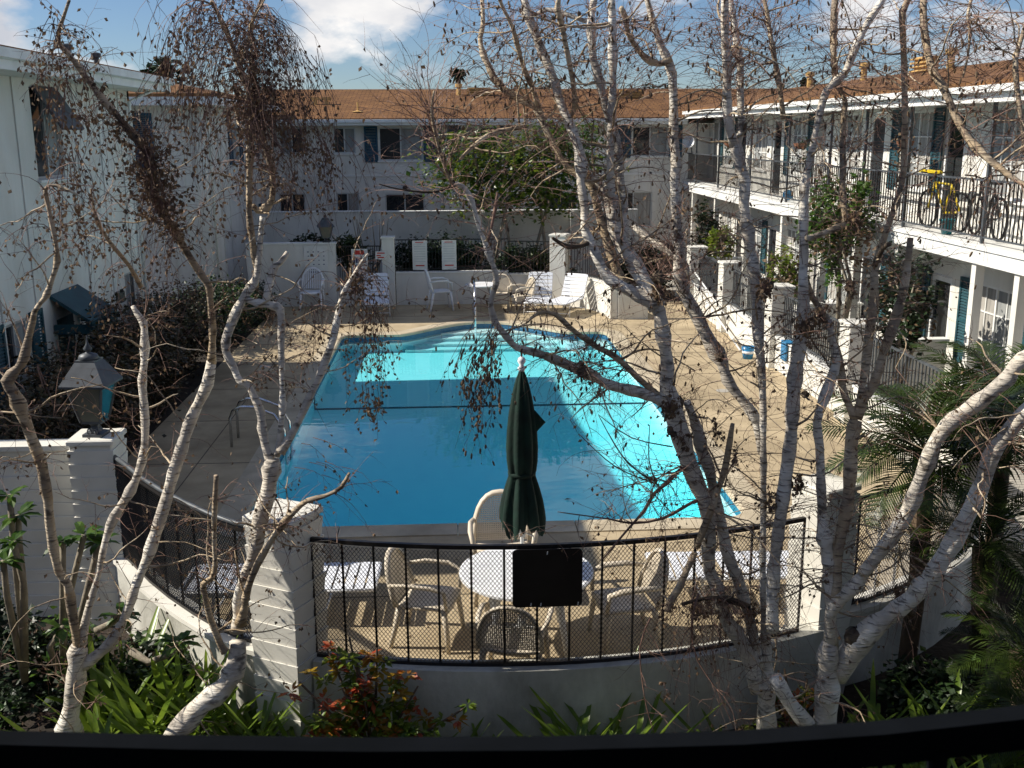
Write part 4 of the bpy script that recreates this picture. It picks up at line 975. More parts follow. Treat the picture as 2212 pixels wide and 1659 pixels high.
# left tree with the slanting dead limb
T=Tree('birch_tree','leftmost bare birch forking low, with a leaf clotted dead limb slanting up left',tuple(V((-3.2,7.6,-.36))),11)
T.limb([('30',[(575,1330,160),(600,1150,150),(640,900,150),(650,700,145),(665,630,120)])],7.6,7.6,name='trunk',ground=(-.02,0))
T.limb([('30',[(655,680,100),(640,560,75),(600,330,72),(570,130,70)]),('20',[(490,1600,70),(430,1300,75),(400,1000,80),(375,860,95),(340,680,90),(260,480,95),(190,280,100),(120,120,105),(60,10,95)]),('10',[(150,1560,75),(200,1480,65),(240,1300,60),(270,1180,55),(290,1080,48)])],7.6,7.2,tw=[('droop',10,.15,.5,.5,1,.25)],m='birch_young')
T.limb([('10',[(290,1090,40),(340,1010,42),(390,950,48),(440,800,50),(480,660,45),(465,500,40),(430,330,40),(400,180,35),(380,70,35),(430,30,27),(520,50,25),(650,110,18)])],7.2,7.0,m='birch_young',tw=[('weep',26,.25,.6,.4,1,.45)])
T.limb([('30',[(690,620,70),(710,450,62),(770,220,55),(830,20,46)]),('20',[(860,1450,55),(900,1290,60),(960,1140,80),(1050,1000,75),(1130,850,70),(1190,680,70),(1210,550,65),(1215,350,65),(1200,150,70),(1190,0,65)]),('10',[(1210,1500,60),(1210,1300,60),(1200,1180,55),(1150,1110,50),(1110,1040,36)])],7.6,8.1,tw=[('spread',26,.15,.45,.35,1,.2)])
T.limb([('30',[(700,800,95),(850,680,95),(960,570,95),(1030,430,80),(1080,300,75),(1130,150,75),(1180,20,70)]),('20',[(1230,1500,90),(1280,1350,108),(1330,1200,100),(1400,980,100),(1450,780,100),(1520,580,95),(1580,380,95),(1660,200,95),(1740,30,98)]),('10',[(1770,1500,82)])],7.6,7.9,tw=[('droop',12,.15,.4,.3,1,.15)])
T.limb([('10',[(1770,1520,75),(1780,1330,60),(1780,1200,60),(1760,1000,55),(1750,880,55),(1700,800,62),(1600,650,62),(1500,480,70),(1430,360,70),(1350,250,68),(1280,100,70)]),('00',[(1270,1400,72),(1230,1280,70),(1120,1120,62),(980,970,56),(880,850,54),(760,700,50),(640,540,46),(560,440,42),(490,350,38),(505,220,33),(530,150,30),(580,0,24)])],7.9,7.3,m='birch_young',tw=[('weep',70,.15,.65,.30,.95,.3),('droop',36,.1,.3,.3,1,.5),('weep',14,.3,.8,.1,.4,.2)])
T.limb([('00',[(1250,1300,50),(1100,1130,60),(980,960,50)])],7.5,7.45,m='deadwood')
for x,y,n in ((1250,1500,130),(1280,1350,120),(1330,1620,120),(1200,1250,70),(1050,1060,45),(950,980,35),(720,980,40),(320,600,25),(720,680,15)): T.clump('00',x,y,7.45,.10 if n>60 else .05,n,.036)
T.clump('10',1330,180,7.55,.10,140,.036); T.clump('10',1450,400,7.65,.08,70)
T.limb([('10',[(1180,880,40),(1080,700,38),(960,560,34),(850,400,30),(790,250,24),(760,60,16)])],8.0,7.6,m='birch_young',tw=[('weep',30,.2,.6,.2,1,.45)])
T.hang('00',480,150,7.3,8,.6,.35); T.hang('00',700,560,7.35,6,.6,.35); T.hang('00',520,700,7.35,14,.6,.6); T.hang('00',600,1250,7.3,10,.6,.6)
T.done()
# left birch with the curved base
T=Tree('birch_tree','bare birch with a curved white base crossing the plank pillar',tuple(V((-2.4,7.2,-.36))),23)
T.limb([('30',[(1430,1430,180),(1560,1270,195),(1700,1120,188),(1860,1000,178),(1950,870,160),(1985,720,150),(1990,600,140)])],7.25,7.45,name='trunk',ground=(-.25,-.05))
T.limb([('A',[(440,1330,170),(440,1150,110),(430,1000,90),(480,800,95),(560,620,112),(640,400,138),(690,150,112),(720,0,102)]),('21',[(70,1350,135),(110,1150,130),(170,950,128),(200,750,128),(212,660,120)])],7.45,7.5)
T.limb([('A',[(470,1250,130),(520,1050,85),(530,950,80),(600,720,80),(720,480,80),(850,260,75),(950,150,72)]),('21',[(290,1200,58),(400,1090,50),(500,1010,45),(650,970,37),(780,900,35),(850,780,28)])],7.4,7.0,m='birch_young',tw=[('droop',16,.2,.6,.55,1,.18)])
T.limb([('A',[(300,1560,90),(250,1480,85),(140,1200,78),(80,950,70),(60,800,70),(150,740,66),(190,600,55),(180,400,50),(180,100,50)]),('20',[(1790,1250,45),(1800,1000,45),(1810,800,40)])],7.4,7.2,m='birch_young',tw=[('spread',18,.12,.35,.6,1,.15)])
T.limb([('21',[(200,700,85),(150,560,72),(120,400,75),(110,280,70),(50,130,62),(0,40,60)]),('20',[(2000,0,60)]),('10',[(1960,1560,68),(1900,1450,70),(1890,1380,74),(1900,1290,80),(1960,1130,76),(2030,990,76),(2100,880,80)]),('11',[(75,790,60),(95,600,47),(112,420,44),(122,290,44)])],7.5,7.8,tw=[('droop',14,.12,.4,.3,1,.35)])
T.limb([('11',[(40,190,36),(80,240,55),(150,225,60),(200,150,55),(212,40,50)]),('01',[(200,1420,58),(150,1250,48),(105,1100,44),(70,900,40),(60,650,36),(30,400,28),(40,200,22)])],7.8,7.8,m='birch_young',tw=[('weep',40,.3,.8,.4,1,.2)])
T.limb([('11',[(60,880,62),(70,720,46),(40,500,48),(10,250,48),(15,20,48)]),('00',[(2090,1400,58),(2100,1150,56),(2115,900,52),(2060,700,46),(1980,500,42),(1930,340,40),(1880,220,36),(1810,80,34),(1770,0,32)])],7.8,7.5,tw=[('weep',70,.35,1.05,.42,1,.17),('weep',44,.25,.75,.40,.8,.26)],m='birch_young')
T.limb([('00',[(2000,560,34),(2080,380,30),(2100,200,28),(2160,60,24),(2200,-60,20)])],7.6,7.7,m='birch_young',tw=[('weep',46,.35,.95,.1,1,.2)])
T.limb([('00',[(1960,420,26),(1850,200,22),(1780,40,20),(1640,0,18),(1560,-20,14)])],7.55,7.3,m='birch_young',tw=[('weep',40,.3,.8,.2,1,.3)])
T.limb([('01',[(10,300,26),(60,140,24),(130,0,22)])],7.7,7.8,m='birch_young',tw=[('weep',46,.35,.95,.1,1,.2)])
for x,y,n in ((2120,700,110),(2130,950,120),(2150,500,70),(2090,1100,70),(2180,850,70)): T.clump('00',x,y,7.6,.09,n,.034)
T.clump('01',60,800,7.6,.10,120,.034); T.clump('01',160,1050,7.65,.06,50)
T.limb([('21',[(240,640,60),(270,480,52),(290,200,46),(285,0,46)]),('11',[(288,1600,50),(280,1400,58),(280,1200,62),(270,1070,78),(200,1035,74),(120,1020,66),(50,1010,62),(0,985,60)])],7.5,7.7,tw=[('droop',12,.12,.35,.2,1,.4)])
T.limb([('11',[(150,1010,58),(180,850,70),(220,720,64),(270,680,50),(335,590,40)])],7.7,7.8)
T.limb([('21',[(270,610,85),(400,400,62),(500,180,60),(590,0,62)]),('11',[(650,1500,66),(720,1300,62),(760,1100,60),(790,980,48),(830,880,44),(890,780,32),(950,680,25),(1010,600,20)])],7.5,7.9,tw=[('weep',24,.2,.6,.7,1,.4),('droop',8,.1,.3,.2,.7,.1)])
T.clump('11',900,880,7.85,.055,90,.03)
for x,y,L in ((960,1050,.75),(1050,1000,.9),(1090,1100,.6),(860,950,.5)): T.hang('11',x,y,7.85,5,L,.5,spread=.04)
T.hang('11',560,1000,7.8,4,.5,.4)
for x,y,n,L in ((250,900,9,.6),(400,850,9,.65),(500,950,8,.6),(620,1150,9,.7),(700,1300,7,.55),(330,1100,7,.5),(420,600,9,.7),(520,450,8,.7)): T.hang('01',x,y,7.75,n,L,.28,'leaf',.07,(.4,0,-.5))
for x,y,n,L in ((1400,450,8,.6),(1550,250,9,.7),(1700,500,9,.7),(1800,750,9,.6),(1850,300,8,.7)): T.hang('00',x,y,7.45,n,L,.22,'leaf',.07,(-.4,0,-.5))
T.hang('21',1000,60,7.8,6,.35,.8,'big',.05); T.hang('21',560,700,7.2,8,.35,.25,'leaf',.08,(1,0,.1))
T.done()
# main right birch
T=Tree('birch_tree','tall bare birch leaning left before the pool, right of the umbrella',tuple(V((2.46,7.3,-.36))),31,1.45,5.4)
SPR=[('spread',30,.25,.7,.3,1,.12),('up',18,.2,.6,.3,1,.05)]
T.limb([('33',[(60,1290,165),(40,950,150)]),('32',[(2190,1000,140),(2150,800,132),(2080,650,130),(2000,520,128),(1900,350,112),(1850,130,110)]),('22',[(1790,1600,110),(1780,1350,118),(1790,1180,128),(1760,1050,120),(1700,900,128),(1620,700,148),(1560,500,158),(1500,300,168),(1460,150,150),(1430,20,118)]),('12',[(1440,1560,110),(1420,1400,110),(1390,1200,110),(1370,1080,118)])],7.3,7.45,name='trunk',ground=(.02,0),tw=[('droop',20,.2,.6,.35,.9,.15)])
T.limb([('33',[(0,820,90)]),('32',[(2130,420,82),(2080,250,90),(2020,50,100)]),('22',[(1990,1590,100),(1930,1400,98),(1890,1200,92),(1830,950,88),(1790,750,92),(1730,600,108),(1700,450,92),(1650,300,74),(1600,180,60)])],7.35,7.5,tw=[('droop',16,.2,.6,.2,.9,.15)])
T.limb([('12',[(1370,1090,115),(1330,1030,115),(1200,950,110),(1080,890,100),(960,820,92),(890,720,90),(830,580,80),(790,490,80),(745,390,68),(745,200,72),(712,0,75)]),('02',[(720,1450,88),(700,1250,80),(640,1080,80),(560,900,76),(500,700,70),(440,550,72),(370,380,72),(310,220,70),(260,100,72),(240,-60,60)])],7.45,7.9,tw=[('spread',46,.25,.8,.45,1,.14),('droop',10,.15,.4,.2,.5,.2)],lk='catkin')
T.limb([('12',[(810,490,44),(720,535,46),(610,545,42),(520,500,32),(478,470,22)])],7.6,7.3,m='deadwood',tw=[('droop',6,.1,.25,.3,1,.3)])
T.limb([('12',[(1360,1060,140),(1250,850,140),(1170,700,130),(1080,560,128),(1000,400,118),(950,200,110),(940,60,108)]),('02',[(900,1600,104),(820,1510,92),(720,1420,86)])],7.45,7.9,tw=[('up',10,.2,.5,.2,.8,.1)])
T.limb([('12',[(990,330,85),(1000,150,80)]),('02',[(965,1600,75),(960,1400,62),(962,1200,64),(970,1000,68),(980,800,68),(984,600,62),(980,400,64),(980,200,62),(970,-60,56)])],7.7,7.6,tw=SPR,lk='catkin')
T.limb([('12',[(1070,470,95),(1072,350,90),(1066,200,80),(1080,60,70)]),('02',[(1050,1560,62),(1040,1350,60),(1010,1150,56),(950,980,60),(910,850,70),(870,680,66),(820,500,68),(808,350,66),(800,150,60),(835,-60,54)])],7.7,8.0,tw=SPR,lk='catkin')
T.limb([('12',[(1090,860,72),(1020,750,80),(970,600,84),(920,450,80),(860,250,70),(790,30,58)]),('02',[(600,1400,50),(500,1230,50),(420,1080,56),(370,960,66),(330,890,64),(240,850,60),(140,790,62),(60,740,58)]),('01',[(2150,740,50),(2060,650,50),(2010,540,52),(1970,450,48),(1945,320,44),(1970,200,40),(1960,-40,36)])],7.6,8.2,m='birch_young',tw=[('spread',46,.25,.75,.35,1,.16)],lk='catkin')
T.limb([('02',[(360,900,48),(310,730,46),(260,630,42),(200,450,36),(150,250,34),(60,60,30),(20,-40,26)])],7.9,7.6,m='birch_young',tw=[('spread',26,.2,.6,.2,1,.15)],lk='catkin')
T.limb([('02',[(560,1000,38),(640,960,38),(665,850,42),(640,650,42),(600,430,44),(560,250,48),(520,60,50),(540,-60,44)])],7.8,7.4,m='birch_young',tw=[('spread',24,.2,.6,.3,1,.15)],lk='catkin')
T.limb([('02',[(240,110,34),(340,120,38),(430,80,36),(560,110,34),(760,180,36)])],7.9,7.7,tw=[('droop',14,.2,.5,0,1,.2)],lk='catkin')
# long arms over the pool
T.limb([('22',[(1420,190,105),(1330,150,95),(1200,100,85),(1050,70,85),(900,20,76)]),('12',[(850,1640,92),(720,1580,110),(620,1540,82),(480,1480,70),(330,1430,66),(180,1390,60),(120,1330,56),(60,1260,58),(0,1180,54)]),('11',[(2035,1050,54),(2045,960,42),(2080,850,48),(2070,750,46),(2035,650,48),(2000,550,48),(1960,430,44),(1910,280,40),(1870,150,42),(1800,40,42)]),('01',[(1715,1540,44)])],7.45,7.0,m='birch',tw=[('droop',30,.2,.6,.15,.55,.35),('spread',26,.2,.6,.5,1,.15)],lk='catkin')
T.limb([('01',[(1715,1550,30),(1650,1400,32),(1600,1230,30),(1555,1050,28),(1540,900,22),(1560,760,16)])],7.0,6.8,m='birch_young',tw=[('up',30,.3,.8,0,1,.12),('spread',20,.2,.6,0,1,.1)])
T.limb([('02',[(250,1060,40),(140,1080,40)]),('01',[(2100,1100,36),(2000,1140,40),(1880,1230,34),(1780,1330,26)])],7.7,7.2,m='birch_young',tw=[('spread',14,.2,.5,0,1,.15)])
T.limb([('01',[(1720,1560,26),(1600,1600,22),(1480,1610,18)]),('11',[(1250,60,14),(1100,20,10)])],7.0,6.6,m='deadwood',tw=[('spread',12,.15,.5,0,1,.15)])
T.limb([('11',[(1990,560,30),(2035,400,28),(2075,200,26),(2090,90,22)])],7.1,7.2,m='twig',tw=[('spread',8,.2,.4,.3,1,.1)])
T.limb([('22',[(1380,140,60),(1300,80,52)]),('12',[(1180,1630,50),(1090,1540,54),(980,1450,50),(860,1390,46),(740,1310,45),(620,1220,44),(500,1110,40),(360,1100,30),(250,1190,18)])],7.45,7.1,m='birch_young',tw=[('droop',26,.2,.6,.3,1,.25),('spread',16,.2,.6,.3,1,.1)],lk='catkin')
for x,y,n,L in ((1960,1250,7,.55),(2020,1200,7,.65),(2070,1300,8,.6),(2100,1420,8,.5),(1900,1400,4,.4)): T.hang('11',x,y,7.0,n,L,.55,'catkin',.05,(-.5,0,-.6))
T.hang('21',2000,60,7.0,7,.5,.45,'catkin',.06)
T.knot('12',730,1590,7.15,.045,twigs=22,L=.35); T.knot('22',1480,220,7.44,.09,twigs=16,L=.4); T.knot('12',1360,940,7.42,.05); T.knot('22',1500,420,7.4,.06)
T.knot('12',1360,800,7.4,.05,twigs=26,L=.55)
for c,x,y,n in (('12',1380,900,50),('22',1450,230,70),('22',1560,480,30),('32',2150,350,40),('32',1420,1000,10),('12',730,1590,30),('22',1850,450,30),('22',2000,650,30),('32',1700,350,40),('12',1560,250,20)): T.clump(c,x,y,7.3,.035,n,.036)
# lower whips toward the pool
T.limb([('22',[(1760,980,40),(1640,1030,30),(1400,1160,26),(1150,1200,20),(950,1165,14),(700,1130,10),(520,1105,7)])],7.4,6.9,m='twig',tw=[('spread',10,.15,.4,.2,1,.12)])
T.limb([('22',[(1700,760,34),(1560,740,30),(1440,860,34),(1330,950,32),(1240,1100,26),(1100,1260,20),(900,1500,14)])],7.4,7.0,m='twig',tw=[('spread',34,.25,.7,0,.7,.12)])
for a,bb in (((1370,880),(700,455)),((1350,860),(930,420)),((1330,870),(865,300)),((1480,560),(860,290)),((1340,850),(1290,380))):
    mid=((a[0]+bb[0])/2-30,(a[1]+bb[1])/2+60); T.limb([('22',[(a[0],a[1],14),(mid[0],mid[1],11),(bb[0],bb[1],6)])],7.2,7.0,m='twig')
T.limb([('22',[(1985,365,34),(1960,520,55),(1920,750,55),(1870,900,55),(1810,1080,58),(1740,1250,58),(1690,1400,48)])],7.3,7.3,m='birch_young',tw=[('spread',12,.15,.4,.3,1,.15)])
T.limb([('B',[(1490,450,66),(1400,640,80),(1310,850,80),(1200,1020,88),(1175,1120,90)])],7.3,7.1,m='birch_young',tw=[('weep',12,.2,.5,.5,1,.3)])
T.limb([('32',[(1560,290,30),(1750,240,40),(1950,250,50),(2120,310,60)])],7.2,7.3,m='deadwood',tw=[('weep',46,.35,.9,0,1,.12)])
T.limb([('32',[(1700,200,16),(1640,470,14),(1690,760,12),(1850,1000,10),(2000,1330,6)])],7.2,6.9,m='twig',tw=[('weep',14,.3,.7,.2,1,.1)])
T.limb([('32',[(1300,400,14),(1210,640,12),(1250,1080,10),(1330,1370,6)])],7.0,6.9,m='twig',tw=[('spread',8,.2,.5,.2,1,.1)])
T.done()
# slim stems right of it
T=Tree('birch_tree','slim bare birch with paired straight stems right of the leaning birch',tuple(V((2.62,7.25,-.36))),41,1.8,6.4)
T.limb([('33',[(70,1250,120),(60,800,90),(40,400,70),(25,0,55)]),('23',[(30,1200,52),(30,600,55),(20,0,60)]),('12',[(2200,1300,95),(2190,1000,90),(2170,800,90),(2140,600,90),(2110,400,90),(2080,200,95),(2090,0,95)]),('02',[(2050,1400,98),(2010,1210,98)])],7.3,7.9,name='trunk',ground=(0,0),tw=[('spread',20,.2,.6,.4,1,.12)])
T.limb([('02',[(2010,1230,90),(1955,1060,80),(1940,850,76),(1940,650,80),(1935,480,78),(1920,300,66),(1920,-60,62)])],7.9,7.7,tw=SPR,lk='catkin')
T.limb([('02',[(2010,1230,80),(2060,1080,58),(2050,800,60),(2050,550,60),(2020,350,60),(1990,150,58),(1950,-50,50)])],7.9,8.1,tw=SPR,lk='catkin')
T.limb([('23',[(20,620,60)]),('22',[(2190,380,80),(2150,280,86),(2050,150,80),(1940,0,82)]),('12',[(1900,1520,106),(1800,1350,108),(1700,1150,108),(1620,1000,106),(1570,880,98),(1530,740,92),(1540,560,90),(1520,400,86),(1510,200,85),(1500,0,85)]),('02',[(1515,1400,84),(1492,1150,80),(1490,900,72),(1480,650,74),(1440,500,76),(1390,400,60),(1350,280,55),(1310,150,50),(1255,-50,44)])],7.7,8.3,tw=[('spread',50,.25,.75,.35,1,.14),('up',20,.2,.5,.3,.6,.1)],lk='catkin')
T.limb([('12',[(1610,1000,60),(1600,850,66),(1590,720,70),(1545,640,70)])],8.0,8.15)
T.limb([('12',[(1520,650,60),(1450,580,60),(1350,520,55),(1250,450,50),(1150,370,40)])],8.1,8.4)
T.limb([('02',[(1460,500,58),(1370,535,55),(1250,480,50),(1170,380,45),(1110,280,42),(1090,150,44),(1050,60,40)])],8.2,7.9,m='birch_young',tw=[('spread',24,.2,.6,.2,1,.15)],lk='catkin')
T.knot('12',1500,560,8.0,.03,twigs=24,L=.5); T.knot('12',1880,1470,7.7,.035,twigs=14,L=.35)
T.done()
# right multi stem birch
T=Tree('birch_tree','thick low forked birch at right with white limbs leaving the frame',tuple(V((2.85,7.05,-.36))),53,1.8,6.4)
T.limb([('33',[(500,1560,200),(540,1300,190),(560,1100,190),(570,900,188),(565,740,175),(590,600,130)])],7.0,7.1,name='trunk',ground=(-.03,0))
T.limb([('33',[(130,900,110),(230,1080,120),(330,1220,130),(440,1330,140)])],7.0,7.0)
T.limb([('33',[(600,640,110),(590,450,105),(605,330,100),(700,230,112),(800,130,118),(880,30,100)]),('23',[(880,1600,110),(1000,1450,112),(1150,1250,120),(1250,1080,128),(1320,900,124),(1400,700,120),(1470,520,124),(1570,380,130),(1700,280,125),(1840,180,124),(1960,80,128),(2080,-10,122)]),('13',[(2140,1540,130),(2300,1430,120),(2600,1250,110)])],7.1,6.7,tw=[('droop',10,.2,.5,.2,.9,.12)])
T.limb([('33',[(640,900,170),(760,700,200),(900,520,190),(1060,400,155),(1150,330,148),(1280,230,150),(1350,140,148),(1450,40,130)]),('23',[(1470,1590,160),(1560,1450,150),(1680,1250,148),(1780,1050,132),(1870,850,130),(1930,650,138),(2030,500,122),(2150,350,128),(2280,200,115),(2500,0,100)])],7.1,6.7,tw=[('droop',12,.2,.5,.2,.9,.2)])
T.limb([('33',[(590,600,120),(600,420,95),(590,200,90),(580,0,95)]),('23',[(600,1600,110),(560,1400,115),(530,1250,100),(520,1000,80),(510,800,75),(500,550,74),(480,350,70),(540,150,100),(590,20,95)]),('13',[(640,1500,75),(600,1300,60),(580,1150,50)])],7.1,7.6,m='birch',tw=[('spread',16,.2,.5,.3,1,.1)])
T.limb([('33',[(620,320,80),(650,100,85)]),('23',[(640,1500,95),(700,1200,105),(740,1000,110),(760,700,108),(770,500,108),(800,340,108)])],7.1,7.5,tw=[('spread',10,.2,.4,.2,1,.1)],m='birch_young')
T.limb([('23',[(805,330,80),(740,200,62),(690,50,60)]),('13',[(680,1550,66),(640,1400,64),(600,1280,56),(560,1150,52),(430,950,58),(380,800,52)])],7.5,7.7,m='birch_young',tw=[('spread',20,.2,.5,.2,1,.15)])
T.limb([('23',[(810,330,90),(870,150,98),(950,50,76)]),('13',[(1030,1450,78),(1100,1250,80),(1180,1000,75),(1230,750,65),(1262,470,50)])],7.5,7.7,m='birch_young',tw=[('spread',16,.2,.5,.3,1,.12)])
T.limb([('23',[(830,240,60)]),('13',[(890,1500,70),(920,1250,84),(955,1000,80),(960,760,72),(1010,560,60),(1100,300,52),(1180,60,50)]),('03',[(1205,1400,52),(1212,1100,54),(1215,900,50),(1210,600,46),(1200,300,48),(1195,100,52),(1280,-60,46)])],7.5,8.0,m='birch_young',tw=[('spread',46,.25,.75,.3,1,.14)],lk='catkin')
T.limb([('33',[(110,520,95),(105,300,110),(120,0,108)]),('23',[(140,1400,100),(180,1100,110),(220,800,110),(260,500,104),(270,300,118),(290,0,112)]),('13',[(330,1400,118),(370,1100,100),(362,800,80),(370,600,70),(365,300,70),(380,0,65)]),('03',[(410,1400,60),(450,1200,52),(500,950,52),(560,760,66),(650,670,60),(720,600,60),(780,450,60),(860,270,60),(940,130,56),(1060,-50,50)])],7.15,8.0,tw=[('spread',56,.25,.8,.45,1,.14),('droop',12,.2,.4,.1,.5,.12)],lk='catkin')
T.limb([('13',[(390,480,50),(540,430,60),(650,380,60),(720,330,52),(690,100,50)]),('03',[(695,1400,50),(692,1200,50),(705,950,50),(715,840,42),(645,700,45),(620,500,50),(618,250,58),(632,-50,54)])],7.5,8.2,m='birch_young',tw=SPR,lk='catkin')
T.limb([('13',[(960,700,50),(1030,560,46),(1090,520,40)])],7.6,7.4,m='deadwood')
T.limb([('03',[(1370,-60,58),(1370,150,64),(1390,350,60),(1440,580,66),(1530,720,65),(1600,880,60),(1680,1050,64),(1760,1180,64),(1880,1300,64),(2000,1400,55),(2150,1510,45),(2300,1600,36)])],8.0,6.8,tw=[('spread',60,.25,.8,0,1,.14)],m='birch_young',lk='catkin')
T.limb([('03',[(2260,100,36),(2160,420,42),(2140,500,44),(2150,700,40),(2190,1000,36),(2220,1300,30)])],7.6,7.2,m='birch_young',tw=[('spread',40,.25,.7,0,1,.14)],lk='catkin')
T.limb([('03',[(200,1000,44),(170,760,44),(130,520,40),(90,300,40),(60,100,36),(30,-40,34)])],8.0,8.2,m='birch_young',tw=SPR,lk='catkin')
T.limb([('03',[(1780,-40,26),(1740,130,28),(1760,250,26),(1740,480,22),(1700,650,16)])],7.8,7.6,m='birch_young',tw=[('spread',40,.25,.8,0,1,.14)])
for c,x,y,n in (('13',60,880,50),('13',380,1220,60),('13',780,310,50),('23',330,860,60),('33',1250,330,70),('33',1180,200,50),('33',850,560,50),('23',80,1000,30),('13',740,860,40),('13',500,1120,40),('33',250,1250,20)): T.clump(c,x,y,7.3,.035,n,.04)
T.knot('13',790,310,7.8,.04,twigs=10,L=.3); T.knot('23',380,120,7.6,.03); T.knot('13',60,880,7.6,.05,twigs=10,L=.3); T.knot('33',1250,330,7.0,.05,twigs=8,L=.3); T.knot('33',800,560,7.05,.08); T.knot('13',380,1220,7.5,.05,twigs=18,L=.35)
T.done()
# ------------------------------------------------------------------ leafy plants
def leaf_cloud(b,c,rad,n,size,rng,clumps=0,flat=.5,asp=.42):
    cs=[]
    for _ in range(clumps or 1):
        d=V((rng.gauss(0,1),rng.gauss(0,1),rng.gauss(0,1))).normalized()*(rng.random()**.45); cs.append(V((c[0]+d.x*rad[0],c[1]+d.y*rad[1],c[2]+d.z*rad[2])))
    k=.28 if clumps else 1
    for i in range(n):
        q=cs[i%len(cs)]; d=V((rng.gauss(0,.5),rng.gauss(0,.5),rng.gauss(0,.5))); p=q+V((d.x*rad[0]*k,d.y*rad[1]*k,d.z*rad[2]*k))
        s=size*rng.uniform(.6,1.35); a=V((rng.gauss(0,1),rng.gauss(0,1),rng.gauss(-.15,flat))).normalized()*s; w=a.cross(V((rng.gauss(0,.5),rng.gauss(0,.5),1))).normalized()*s*asp; u=a.cross(w).normalized()*s*.12
        b.add([p,p+a*.45+w+u,p+a,p+a*.45-w+u],[(0,1,2),(0,2,3)])
def stem(o,pts,r,m='wood',name='stem',n=7): 
    return MB().tube(pts,r,n).build(name,m,o,True)
R6=random.Random(99)
# hedge of vines along the left wall: three shrubs grown together
for k,(y,h,l) in enumerate([(12.4,1.45,'brown leafed hedge shrub just behind the lantern'),(14.6,1.7,'brown leafed hedge shrub right of the door hood'),(17.3,1.95,'brown leafed hedge shrub in the middle of the left bed'),(20.2,1.75,'brown leafed hedge shrub by the end of the near left wing'),(23.6,1.3,'green topped hedge shrub toward the corner wing'),(26.2,.9,'low dark hedge shrub at the far end of the left bed')]):
    o=thing('hedge_shrub',l,'shrub',(-5.45,y,-.01),0,'hedge along the left wing'); b=MB()
    leaf_cloud(b,(-5.45,y,h*.5),(.85,1.7,h*.55),6500,.075,R6,110); b.build('foliage','hedge_leaf' if k<4 else 'leaf_dark',o,kind='stuff')
    b=MB(); leaf_cloud(b,(-5.4,y,h*.6),(.88,1.7,h*.5),1100,.07,R6,50); b.build('dry_foliage','leaf_dry' if k<4 else 'leaf_green',o,kind='stuff')
    for j in range(7): x=R6.uniform(-5.9,-5.2); yy=y+R6.uniform(-1.1,1.1); stem(o,[(x,yy,-.02),(x+R6.uniform(-.2,.2),yy+R6.uniform(-.2,.2),h*.5),(x+R6.uniform(-.3,.3),yy+R6.uniform(-.3,.3),h)],[.03,.02,.008],'twig')
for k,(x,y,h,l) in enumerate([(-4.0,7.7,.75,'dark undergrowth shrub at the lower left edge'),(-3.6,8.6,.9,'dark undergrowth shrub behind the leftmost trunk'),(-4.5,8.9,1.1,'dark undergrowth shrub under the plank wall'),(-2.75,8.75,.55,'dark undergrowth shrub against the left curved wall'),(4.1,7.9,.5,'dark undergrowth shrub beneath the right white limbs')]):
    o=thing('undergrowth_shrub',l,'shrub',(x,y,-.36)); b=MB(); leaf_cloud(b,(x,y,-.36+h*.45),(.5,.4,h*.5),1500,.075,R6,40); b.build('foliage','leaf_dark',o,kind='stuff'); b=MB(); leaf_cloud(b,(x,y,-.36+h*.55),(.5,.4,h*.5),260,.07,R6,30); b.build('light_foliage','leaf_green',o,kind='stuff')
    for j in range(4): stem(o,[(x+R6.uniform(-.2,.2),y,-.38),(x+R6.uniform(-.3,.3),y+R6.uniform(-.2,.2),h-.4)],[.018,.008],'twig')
# evergreen tree before the back building
o=thing('evergreen_tree','leafy evergreen tree in front of the back building','tree',(1.9,30.1,-.01))
b=MB(); leaf_cloud(b,(1.9,30.1,3.65),(2.7,1.0,1.4),3600,.15,R6,75); b.build('crown','leaf_green',o,kind='stuff')
b=MB(); leaf_cloud(b,(1.8,29.9,3.75),(2.75,1.1,1.4),3000,.14,R6,60); b.build('crown_light','leaf_bright',o,kind='stuff')
for x,t in ((1.2,.4),(1.7,-.3),(2.3,.5),(2.7,-.2)):
    stem(o,[(x,30.1,-.05),(x+.1*t,30.1,1.2),(x+t,30.05,2.8),(x+t*1.6,30,4.0)],[.06,.05,.045,.02],'palewood','trunk')
# planting strip between back fence and garden wall
for k,(x,h,n,m,l) in enumerate([(-3.9,.9,500,'leaf_dark','dark rounded shrub on the far solid wall left of the lantern'),(-2.9,.8,350,'frond','spiky plant right of the far lantern'),(-1.0,1.7,1500,'leaf_dark','dark shrub behind the left rule board'),(.2,1.75,1500,'leaf_dark','dark shrub behind the right rule board'),(1.6,1.5,1400,'leaf_dark','green shrub behind the far table'),(2.4,1.3,700,'frond','grassy plant left of the sunlit pillar'),(4.9,1.2,900,'leaf_dark','low shrub behind the far right fence'),(5.6,1.6,800,'leaf_dark','tall shrub in the far right corner')]):
    y=29.0+.25*(k%2); z0=0
    o=thing('border_shrub',l,'shrub',(x,y,z0)); b=MB(); leaf_cloud(b,(x,y,h*.55+(.95 if k<2 else 0)),(.6 if k<2 else .85,.4,h*.55),n*3,.10 if m!='frond' else .22,R6,40,asp=.42 if m!='frond' else .12); b.build('foliage',m,o,kind='stuff')
    for j in range(3): stem(o,[(x+R6.uniform(-.2,.2),y,-.02),(x+R6.uniform(-.3,.3),y,h)],[.025,.012])
o=thing('bare_shrub','pale bare branching shrub right of the far gate','shrub',(-2.3,29.3,0))
